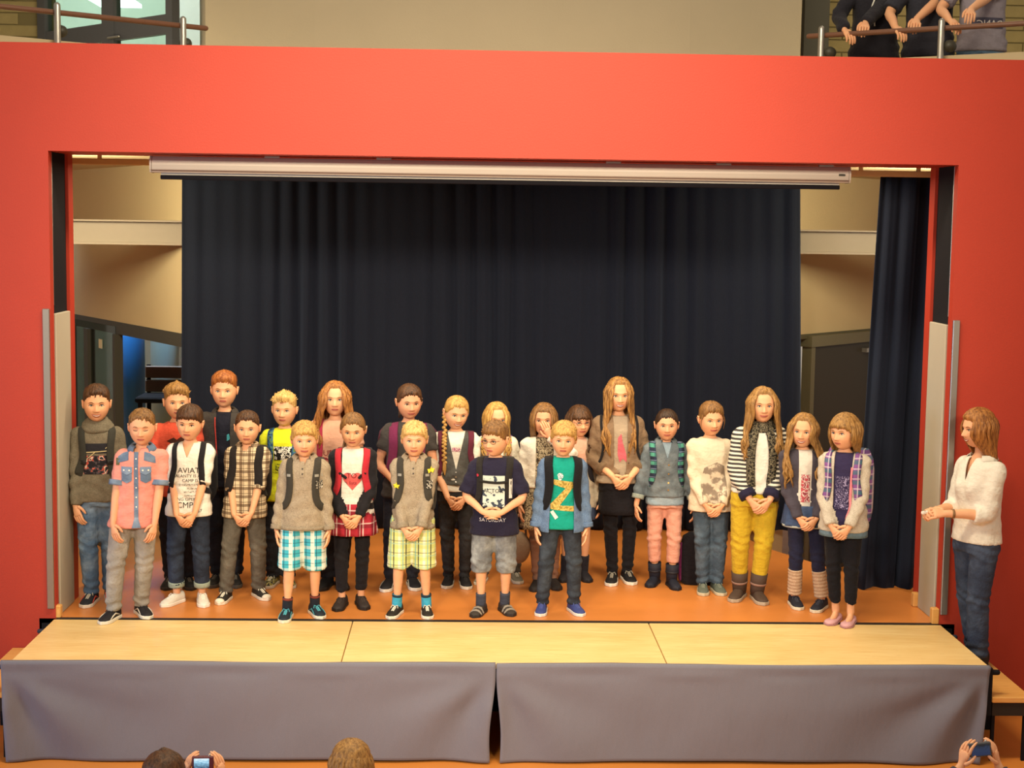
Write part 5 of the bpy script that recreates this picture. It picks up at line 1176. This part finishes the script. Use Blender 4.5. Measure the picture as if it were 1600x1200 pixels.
# 18 girl with bangs and glasses, behind
B, r = make([(882, 906), (914, 906)], (905, 630), 'girl with dark bangs and glasses in pale knitted cardigan at the back', head=(16, 4, 0), arms=('side', 'side'), face=dict(smile=.2, brow='#3a2415'), hair=('bangs', 'brown'), hk=dict(seed=18, zend=.76, a0=60, n=26)); grp(r)
h = B.h; c = B.cx(.68); t0 = garment(B, r, cloth('#d6a892'), 'top', hem=.47, grow=1.04, sleeve=0, seed=24); g = garment(B, r, melange('#a79b88', '#c6bba8'), 'cardigan', hem=.42, grow=1.13, seed=25); open_front(g, (c-.06, c-.05), (c+.06, c+.05), .815*h)
skirt_garment(B, r, denim('#36425c', '#5c6a84', .4), .36, .54, .112, .098); glasses(B, r, '#8a4a44'); socks(B, r, '#24222a', .80, 1.05, (.029, .027)); shoes(B, r, '#232128', '#1d1b1f')
backpack(B, r, TT(g, t0), '#232026', '#232026', 'black backpack on the girl with bangs and glasses', width=.045, only=1)
# 19 tall girl, long hair, brown jacket
B, r = make([(956, 911), (982, 909)], (967, 586), 'tall smiling girl with very long hair in brown jacket and black skirt', toes=(-10, 8), head=(2, 4, 0), arms=('clasp.525', 'clasp.525'), w=1.04, face=dict(smile=.8, brow='#8a6434'), hair=('long', 'honey'), hk=dict(seed=19, zend=.655, wave=.007, n=48, a0=38, rad=.0145, vol=1.1, spread=1.15)); grp(r)
h = B.h; c = B.cx(.68); t0 = garment(B, r, cloth('#a2917c'), 'top', hem=.495, grow=1.12, extra=.010, sleeve=0, seed=26); T0 = TT(t0)
poly_patch(T0, [(c-.02, .72*h), (c+.005, .74*h), (c+.015, .70*h), (c+.045, .64*h), (c+.05, .60*h), (c+.02, .62*h), (c-.005, .60*h), (c-.02, .64*h)], cloth('#c4606c'), 'print_emblem', t0)
g = garment(B, r, cloth('#7d6650', .14), 'jacket', hem=.535, grow=1.22, extra=.012, sleeve=.82, sr=(.039, .036, .034), seed=27); open_front(g, (c-.055, c-.045), (c+.055, c+.045), .82*h)
for s in (-1, 1): cuff(B, s, r, cloth('#6c5742'), .76, .83, .0355)
for k in (.60, .65, .70): poly_patch(TT(g), [(c+.062+.006*math.cos(t), k*h+.006*math.sin(t)) for t in np.linspace(0, 2*PI, 8, endpoint=False)], plain('#4a3a2c', .5), 'button', g, .005)
skirt_garment(B, r, cloth('#17151a'), .345, .55, .104, .088, amp=.004); trousers(B, r, cloth('#16151a'), 'leggings', r=(.044, .034, .027), seed=19); shoes(B, r, '#1c1a1c', '#dcd5c8', '#8a8478')
backpack(B, r, TT(g), '#1b191c', '#1b191c', 'thin-strapped black backpack on the tall girl with very long hair', width=.020, x=.092, bag=(.105, .42, .62, .14))
# 20 denim jacket, pink trousers
DJ = denim('#566068', '#8a949a', .45)
B, r = make([(1020, 914), (1052, 918)], (1042, 635), 'child with tied-back dark hair in denim jacket, pink trousers and navy boots', toes=(-24, 10), head=(-4, 3, 0), arms=('sideout', 'sideout'), skin='#d9a27e', face=dict(smile=.35, iris='brown', brow='#2c1a10'), hair=('tied', 'dkbrown'), hk=dict(seed=20)); grp(r)
h = B.h; c = B.cx(.68); t0 = garment(B, r, denim('#8295a4', '#a9b7c0', .5), 'denim_shirt', hem=.468, grow=1.07, sleeve=0, seed=28, flare=.004)
g = garment(B, r, DJ, 'denim_jacket', hem=.515, grow=1.19, extra=.010, sleeve=.86, sr=(.042, .037, .033), seed=29); open_front(g, (c-.035, c-.004), (c+.035, c+.004), .82*h, .74*h); T = TT(g, t0)
collar(B, r, DJ, gap=.55)
for s in (-1, 1): cuff(B, s, r, denim('#8b938c', '#a7ada4', .4), .80, .88, .0345)
for k in (.56, .60, .65, .70): poly_patch(T, [(c+.010+.006*math.cos(t), k*h+.006*math.sin(t)) for t in np.linspace(0, 2*PI, 8, endpoint=False)], plain('#b08a4a', .4, metal=.6), 'button', g, .006)
trousers(B, r, cloth('#d19a88'), 'trousers', length=.80, r=(.050, .040, .034), waist=.53, seed=20, fold=.007)
for s in (-1, 1): shoe(B, s, r, '#20222f', '#1c1d26', shaft=.10, name='boot')
backpack(B, r, T, '#3a5a5c', '#2a2a34', 'backpack with teal and navy checked straps over the denim jacket', width=.052, x=.086, mat=plaid('teal_check', '#262c3e', [(2, 16, .42, .1, '#4f9a86', .9), (0, 22, .45, .2, '#2d3a54', .55), (2, 16, .10, .6, '#6f7f9a', .8)]))
# 21 cream jumper
B, r = make([(1098, 926), (1122, 926)], (1111, 625), 'girl with tied-up hair in cream jumper with grey photo print and jeans', toes=(-6, 8), head=(8, 6, 0), arms=('clasp.47', 'clasp.47'), w=1.0, face=dict(smile=.35, brow='#7a5a34'), hair=('tied', 'ltbrown'), hk=dict(seed=21, top=.020, rough=.002)); grp(r)
h = B.h; c = B.cx(.66); g = garment(B, r, cloth('#d6c7b0'), 'jumper', hem=.44, grow=1.10, sr=(.038, .033, .028), seed=30, flare=.010); T = TT(g)
n = NB('photo_print'); X = n.xyz(); k = n.noise(16, detail=5); f = sm(n, k, .45, .56)
poly_patch(T, [(c-.07, .452*h), (c+.10, .452*h), (c+.10, .60*h), (c+.085, .68*h), (c+.03, .70*h), (c-.01, .66*h), (c-.06, .67*h), (c-.085, .60*h)], n.fin(n.mix(f, C('#857769'), C('#cdbea8')), .88, .2), 'print_photo', g)
mb = MB(); pb = apply(B.HM, (0, .085, .085)); [mb.ell(pb+V3(.018*math.cos(t), .010*math.sin(t), .012*math.sin(2*t)), (.022, .020, .018), 9, 7) for t in np.linspace(0, 2*PI, 6, endpoint=False)]; mkobj('hair_bun', bake(mb, .006, 2), B.hairmat, r)
for s in (-1, 1): mb = MB(); mb.tube(crom([apply(B.HM, (s*.070, -.045, .045)), apply(B.HM, (s*.083, -.050, .0)), apply(B.HM, (s*.078, -.045, -.06))], 10), np.linspace(.005, .0012, 10), 6, ends=False); mb.build('loose_strand', B.hairmat, r, True)
trousers(B, r, denim('#3f4f60', '#6a7e92', .5), 'jeans', r=(.050, .041, .035), seed=21, fold=.006); shoes(B, r, '#5b6258', '#bdb49a', '#7a8074')
p = empty('school_bag', tuple(onz(1096, 922)+V3(.02, .22, 0))); tag(p, 'black and magenta school bag standing behind the girl in the cream jumper', 'bag')
mb = MB(); mb.loft([ring(V3(0, 0, z), V3(.15*k, 0, 0), V3(0, .085*k, 0), 24, 3.2) for z, k in ((0, .85), (.02, 1), (.30, 1), (.36, .9), (.39, .6))]); mb.build('body', cloth('#1c191f'), p, True)
for s in (-1, 1): mb = MB(); mb.tube([(s*.148, -.02, .04), (s*.158, -.02, .16), (s*.150, -.02, .30)], .018, 8); mb.build('side_panel', cloth('#6a2450'), p, True)
mb = MB(); mb.tube(crom([(-.05, 0, .385), (0, 0, .43), (.05, 0, .385)], 10), .009, 8); mb.build('handle', cloth('#1c191f'), p, True)
# 22 striped cardigan, yellow trousers
B, r = make([(1152, 936), (1186, 940)], (1192, 601), 'smiling long-haired girl in black and white striped cardigan and yellow trousers', toes=(-26, 6), head=(-4, 2, 0), arms=('clasp.48', 'clasp.48'), w=1.12, face=dict(smile=.6, brow='#7a5a34'), hair=('long', 'dkblond'), hk=dict(seed=22, zend=.70, wave=.008, n=50, a0=46, spread=1.4, part=.02, vol=1.5, rad=.0155)); grp(r)
h = B.h; c = B.cx(.68); ST = plaid('black_white_stripe', '#d8d2c2', [(2, 34, .52, .1, '#1f1d26', .95)])
t0 = garment(B, r, cloth('#dedad0'), 'top', hem=.515, grow=1.05, sleeve=0, seed=31)
g = garment(B, r, ST, 'cardigan', hem=.535, grow=1.13, sleeve=.93, sr=(.043, .038, .034), seed=32, fold=.003); open_front(g, (c-.05, c-.04), (c+.065, c+.05), .82*h)
for s in (-1, 1): cuff(B, s, r, cloth('#221f36'), .86, .96, .037)
SCF = speckle('patterned_scarf', [(0, '#1f1c18'), (.45, '#4a4438'), (.53, '#8a8068'), (.58, '#2a261f'), (.66, '#5a5546')], 60)
neck_roll(B, r, SCF, ((-.006, .078, .019), (.016, .068, .018), (.034, .057, .015)), name='scarf', seed=4); T = TT(g, t0)
for s in (-1, 1): ribbon(T, [V3(c+s*.05, -.10, .81*h), V3(c+s*.072, -.12, .74*h), V3(c+s*.078, -.12, .65*h), V3(c+s*.070, -.12, .55*h)], .062, SCF, 'scarf_end', r, off=.010, thick=.014)
trousers(B, r, cloth('#bfa12a'), 'trousers', length=.84, r=(.055, .041, .031), seed=22, fold=.005)
for s in (-1, 1): shoe(B, s, r, '#4a3a30', '#a89a86', shaft=.12, name='boot')
mb = MB(); mb.box((-.012, -.004, -.006), (.012, .004, .006), .002); o = mb.build('hair_clip', plain('#b9b2c8', .4), r); o.location = tuple(apply(B.HM, (.066, -.048, .055)))
# 23 dark cardigan, leg warmers
B, r = make([(1243, 948), (1280, 953)], (1256, 642), 'laughing girl with long wavy hair in dark grey cardigan and beige leg warmers', toes=(8, -26), yaw=-6, head=(-14, 4, 3), arms=('clasp.47', 'clasp.47'), w=1.0, face=dict(smile=1.0, brow='#7a5a34'), hair=('long', 'dkblond'), hk=dict(seed=23, zend=.66, wave=.013, n=46, a0=44, spread=1.4, vol=1.25, rad=.0145)); grp(r)
h = B.h; c = B.cx(.68); t0 = garment(B, r, cloth('#d2cbc0'), 'tshirt', hem=.47, grow=1.05, sleeve=0, seed=33); T0 = TT(t0)
poly_patch(T0, rect(c-.03, c+.03, .56*h, .70*h), speckle('print_pink_graphic', [(0, '#b4505a'), (.5, '#d8c4bc'), (.57, '#8c3a48')], 40), 'print_panel', t0)
g = garment(B, r, cloth('#45404a'), 'cardigan', hem=.47, grow=1.07, sr=(.041, .035, .030), seed=34); open_front(g, (c-.05, c-.045), (c+.045, c+.035), .82*h)
skirt_garment(B, r, denim('#3c4c6c', '#5c6c8c', .3), .435, .54, .118, .10, 'denim_skirt'); mb = MB(); mb.loft(torso_rings(B, .428, .438, 1.16, .012)); mb.build('hem_band', cloth('#a7aba6'), r, True)
trousers(B, r, cloth('#20223a'), 'leggings', r=(.046, .037, .030), length=.80, seed=23)
for s in (-1, 1):
    P, t = leg_path(B, s, .66, .97, 26); mb = MB(); mb.tube(P, (.036+.0022*np.sin(np.arange(26)*1.9))*B.h, 18, ends=False); mb.build('leg_warmer', melange('#a88c72', '#c9ad92'), r, True)
shoes(B, r, '#22242f', '#d2cab4', '#3a3c48')
# 24 pale grey cardigan, purple T-shirt, checked backpack, turned to the left
B, r = make([(1302, 972), (1326, 976)], (1322, 642), 'girl turned left in pale grey cardigan, black leggings and pink ballet shoes', yaw=-22, toes=(-8, -4), head=(-26, 6, 0), arms=('clasp.47', 'clasp.47'), w=.98, face=dict(smile=0.0, brow='#8a6434'), hair=('bangs', 'dkblond'), hk=dict(seed=24, zend=.74, front=.036, a0=66, n=30, frontlocks=False, back=-.06)); grp(r)
h = B.h; c = B.cx(.68); t0 = garment(B, r, cloth('#2f2848'), 'tshirt', hem=.47, grow=1.05, sleeve=0, seed=35); T0 = TT(t0)
poly_patch(T0, rect(c-.045, c+.045, .56*h, .715*h), speckle('silver_marks', [(0, '#8f86a8'), (.42, '#2f2848'), (.56, '#8f86a8'), (.60, '#2f2848')], 55), 'print_panel', t0)
mb = MB(); mb.loft(torso_rings(B, .425, .47, 1.10, .006, hem_flare=.004)); mb.build('denim_hem', denim('#5f7584', '#8397a4', .4), r, True)
g = garment(B, r, melange('#a79d8e', '#c8bfb0'), 'cardigan', hem=.45, grow=1.15, extra=.009, sr=(.042, .036, .031), seed=36); open_front(g, (c-.06, c-.055), (c+.065, c+.05), .82*h); T = TT(g, t0)
ribbon(T, [V3(c+.066, -.11, .76*h), V3(c+.058, -.12, .65*h), V3(c+.054, -.12, .52*h)], .018, cloth('#d8808a'), 'cardigan_lining', g, off=.003, thick=.004)
trousers(B, r, cloth('#15141a'), 'leggings', r=(.047, .036, .027), length=.90, seed=24); shoes(B, r, '#c99aa0', '#a87a80', kind='ballet')
CK = plaid('purple_check', '#5a3a6c', [(0, 15, .45, .1, '#8a5a98', .7), (2, 15, .40, .3, '#2a6a72', .65), (0, 15, .12, .7, '#d0c4cc', .6), (2, 15, .12, .8, '#d0c4cc', .6)])
backpack(B, r, T, '#5a3a6c', '#5a3a6c', 'purple and teal checked backpack on the girl turned left', width=.055, mat=CK, bagmat=CK, bag=(.12, .44, .82, .17))
# ------------------------------------------------------------------ the teacher
mid = V3(3.115, -.32, -.20); h0 = 1.715
B = skeleton(h0, .98, 0.0, {-1: V3(-.07, .05, 0), 1: V3(.06, -.05, 0)}, (-8, 8), (-14, 5, 0), hs=1.10)
r = build_body(B, ('remote', 'remote'), skinm('#dfa982')); r.location = tuple(mid); r.rotation_euler = (0, 0, math.radians(-66)); tag(r, 'woman in white blouse and blue jeans standing right of the stage with a small remote', 'person')
add_face(B, r, smile=.7, iris='brown', brow='#7a4a26'); B.hairmat = add_hair(B, r, 'long', 'auburn', seed=41, zend=.79, a0=52, n=36, front=.058, frontlocks=False, wave=.005, top=.022)
h = B.h; c = B.cx(.68); g = garment(B, r, cloth('#dcd6c8'), 'blouse', hem=.495, grow=1.10, sleeve=.66, sr=(.041, .040, .039), seed=51, bust=.035, fold=.003); T = TT(g)
open_front(g, (c-.035, c-.001), (c+.035, c+.001), .826*h, .73*h); collar(B, r, cloth('#dcd6c8'), gap=.8, r=.054)
trousers(B, r, denim('#333c50', '#56647c', .45), 'jeans', r=(.056, .043, .042), seed=51, grow=1.02); shoes(B, r, '#2a2522', '#1f1b1a')
cuff(B, 1, r, plain('#8a6a4a', .4, metal=.4), .90, .93, .0185, 'bracelet')
rot = Matrix.Rotation(math.radians(-66), 4, 'Z'); wl = (B.Wr[-1]+B.Wr[1])/2+V3(0, -.10, .01); wp = Matrix.Translation(mid) @ rot @ Vector(wl)
m = MB(); m.box((-.011, -.05, -.009), (.011, .05, .009), .003); o = m.build('remote_control', plain('#e4e0d8', .4, var=.02), loc=wp); o.rotation_euler = (0.1, 0, math.radians(-66)); tag(o, "small white remote held in the woman's hands", 'remote')
m = MB(); m.box((-.005, -.03, .009), (.005, -.02, .0105)); m.build('button', plain('#55524c', .5), o)

# ------------------------------------------------------------------ people leaning on the gallery railing
def railhands(P, Q):
    def f(mid):
        def g(s):
            t = np.array(P if s < 0 else Q)-mid; return t, V3(-s*.25, -.75, -.45), V3(0, .35, -.9), V3(-s, -.1, .1), .85, V3(s*.75, .6, -.5)
        return g
    return f
GAL = 'people at the gallery railing'
def gal(x, Y, P, Q, label, w, hairk, seed, h=1.70, yaw=0):
    B, r = make([x], (x, -60), label, Y=Y, z=3.22, h=h, hs=1.06, arms=('fn', 'fn'), arm_fn=railhands(P, Q), w=w, face=dict(smile=.1), hair=hairk, hk=dict(seed=seed), lean=0.0); r['group'] = GAL; return B, r
B, r = gal(1338, 2.0, (2.60, 1.69, 4.185), (2.70, 1.61, 4.185), 'person in dark hooded top with white drawstrings leaning on the gallery railing', 1.0, ('side', 'brown'), 61)
g = garment(B, r, cloth('#24232b'), 'hooded_top', hem=.46, grow=1.16, extra=.010, sr=(.043, .038, .032), seed=61); T = TT(g)
for x, z0 in ((-.035, .60), (.025, .665)): ribbon(T, [V3(x, -.1, .79*B.h), V3(x*1.1, -.12, .72*B.h), V3(x, -.12, z0*B.h)], .011, plain('#d8d6ce', .7), 'drawstring', g, off=.006)
neck_roll(B, r, cloth('#24232b'), name='hood', seed=9); trousers(B, r, denim('#232634', '#3a4054', .3), 'jeans', seed=61); shoes(B, r, '#222222', '#444444')
B, r = gal(1420, 1.76, (2.93, 1.47, 4.185), (3.02, 1.40, 4.185), 'person in dark T-shirt with both hands on the gallery railing', 1.08, ('crew', 'dkbrown'), 62)
g = garment(B, r, cloth('#2f303a'), 'tshirt', hem=.455, grow=1.12, sleeve=.45, sr=(.043, .044, .045), seed=62); trousers(B, r, denim('#22222e', '#3a3a4a', .3), 'jeans', seed=62); shoes(B, r, '#222222', '#444444')
B, r = gal(1500, 1.56, (3.27, 1.26, 4.22), (3.39, 1.20, 4.27), 'person in grey T-shirt with mirrored lettering at the gallery railing', 1.05, ('side', 'ltbrown'), 63)
g = garment(B, r, cloth('#8b8590'), 'tshirt', hem=.47, grow=1.10, sleeve=.40, sr=(.042, .043, .044), seed=63); T = TT(g)
poly_patch(T, rect(-.115, .125, .568*B.h, .615*B.h), cloth('#4b4a5c'), 'print_band', g, .004); text_patch(T, [('DANC', .02, .575*B.h, .070, True)], plain('#d5d0cc', .7), g, off=.007)
trousers(B, r, denim('#4c6a88', '#7c94aa', .5), 'jeans', seed=63); shoes(B, r, '#222222', '#444444')

# ------------------------------------------------------------------ audience at the front edge
def seated(top, Y, label, w, arms, arm_fn, head, hair, hk, shirt, hip=.24, lean=0.0, topz=None, x=None):
    tp = ony(*top, Y); z = -.62; tz = (tp[2]+.62-.02) if topz is None else topz; hh = (tz-hip)/.503
    mid = V3(tp[0], Y, z); B = skeleton(hh, w, lean, None, (0, 0), head, hs=1.04, hip_z=hip, legs='kneel'); B.arm_fn = arm_fn(mid) if arm_fn else None
    r = build_body(B, arms, skinm('#dfa982')); r.location = tuple(mid); r.rotation_euler = (0, 0, PI); tag(r, label, 'person', 'people in the audience'); add_face(B, r)
    add_hair(B, r, *hair, **hk); garment(B, r, cloth(shirt), 'shirt', hem=.47, seed=71, sleeve=.95, fold=.002); trousers(B, r, denim('#2a3040', '#48536a', .3), 'trousers', seed=71); return B, r
def hold(P, Q, dl, dr, curl=.8):
    def f(mid):
        def g(s):
            # local axes are turned by half a circle: +x in body space is image-left
            t = (np.array(Q if s < 0 else P)-mid)*[-1, -1, 1]; d = np.array(dr if s < 0 else dl)*[-1, -1, 1]
            return t, d, V3(-s*.85, -.5, .1), V3(-s*.1, .5, .8), curl, V3(s*.7, -.1, -.8)
        return g
    return f
def compact_camera(loc, rz, tilt, w, hgt, hexc, label, scr):
    p = empty('compact_camera', loc); p.rotation_euler = (tilt[0], tilt[1], rz); tag(p, label, 'camera', 'compact cameras held up in the audience')
    m = MB(); m.box((-w/2, -.011, -hgt/2), (w/2, .011, hgt/2), .004); m.build('body', plain(hexc, .35, .5, var=.04), p)
    n = NB('camera_display'); X = n.xyz(); k = n.noise(90, n.map((.6, 1, 2.2)), detail=2)
    col = n.ramp(n.math('ADD', n.math('MULTIPLY', k, .5), n.math('MULTIPLY', X[2], 9.0)), [(.05, C(scr[0])), (.30, C(scr[1])), (.45, C(scr[2]))])
    n.lk(col, n.b.inputs['Emission Color']); n.b.inputs['Emission Strength'].default_value = scr[3]
    m = MB(); m.box((-w*.40, -.0125, -hgt*.40), (w*.30 if scr[4] else w*.42, -.011, hgt*.36), .0005); m.build('display', n.fin(C('#101418'), .2, .5), p)
    m = MB(); m.tube([(0, .011, 0), (0, .035, 0)], .020, 18, up=(0, 0, 1)); m.build('lens', M_steel, p, True)
    m = MB(); m.tube([(w*.3, 0, hgt/2-.001), (w*.3, 0, hgt/2+.004)], .006, 12); m.build('shutter_button', M_steel, p, True)
    return p
Yc = -3.22
q = ony(317, 1192, Yc); compact_camera(tuple(q), .05, (-.1, .0, 0), .100, .064, '#5a2030', 'maroon compact camera with lit display held up at the lower left', ('#2f4a66', '#8fc4e0', '#d8eef4', 1.1, True))
seated((256, 1176), -3.55, 'brown-haired spectator filming with the maroon camera at the lower left', 1.05, ('fn', 'fn'), hold(q+V3(-.085, .012, -.075), q+V3(.090, .012, -.075), (.22, .12, 1), (-.22, .12, 1), .55), (-10, 8, 10), ('side', 'brown'), dict(seed=71, top=.024, sides=.014), '#4a4a52')
seated((548, 1156), -3.5, 'spectator with straight light brown hair seen from behind at the bottom edge', .98, ('side', 'side'), None, (0, 6, 0), ('long', 'dkblond'), dict(seed=72, zend=.70, a0=40, n=44, frontlocks=False, top=.020, part=.0), '#6a5a50')
q = ony(1531, 1171, -3.28); compact_camera(tuple(q), -.02, (-.15, -.12, 0), .104, .066, '#3c4048', 'silver-grey compact camera with blue display held up at the lower right', ('#2c4478', '#38527e', '#1c222c', .35, False))
seated((1532, 1230), -3.50, 'spectator whose raised hands hold the silver-grey camera at the lower right', 1.0, ('fn', 'fn'), hold(q+V3(-.082, .006, -.080), q+V3(.092, .010, -.075), (.25, .02, 1), (-.25, .08, 1), .55), (0, 0, 0), ('crew', 'brown'), dict(seed=73), '#3c3a44', topz=.80, hip=.10)
bpy.data.scenes.remove(TS)
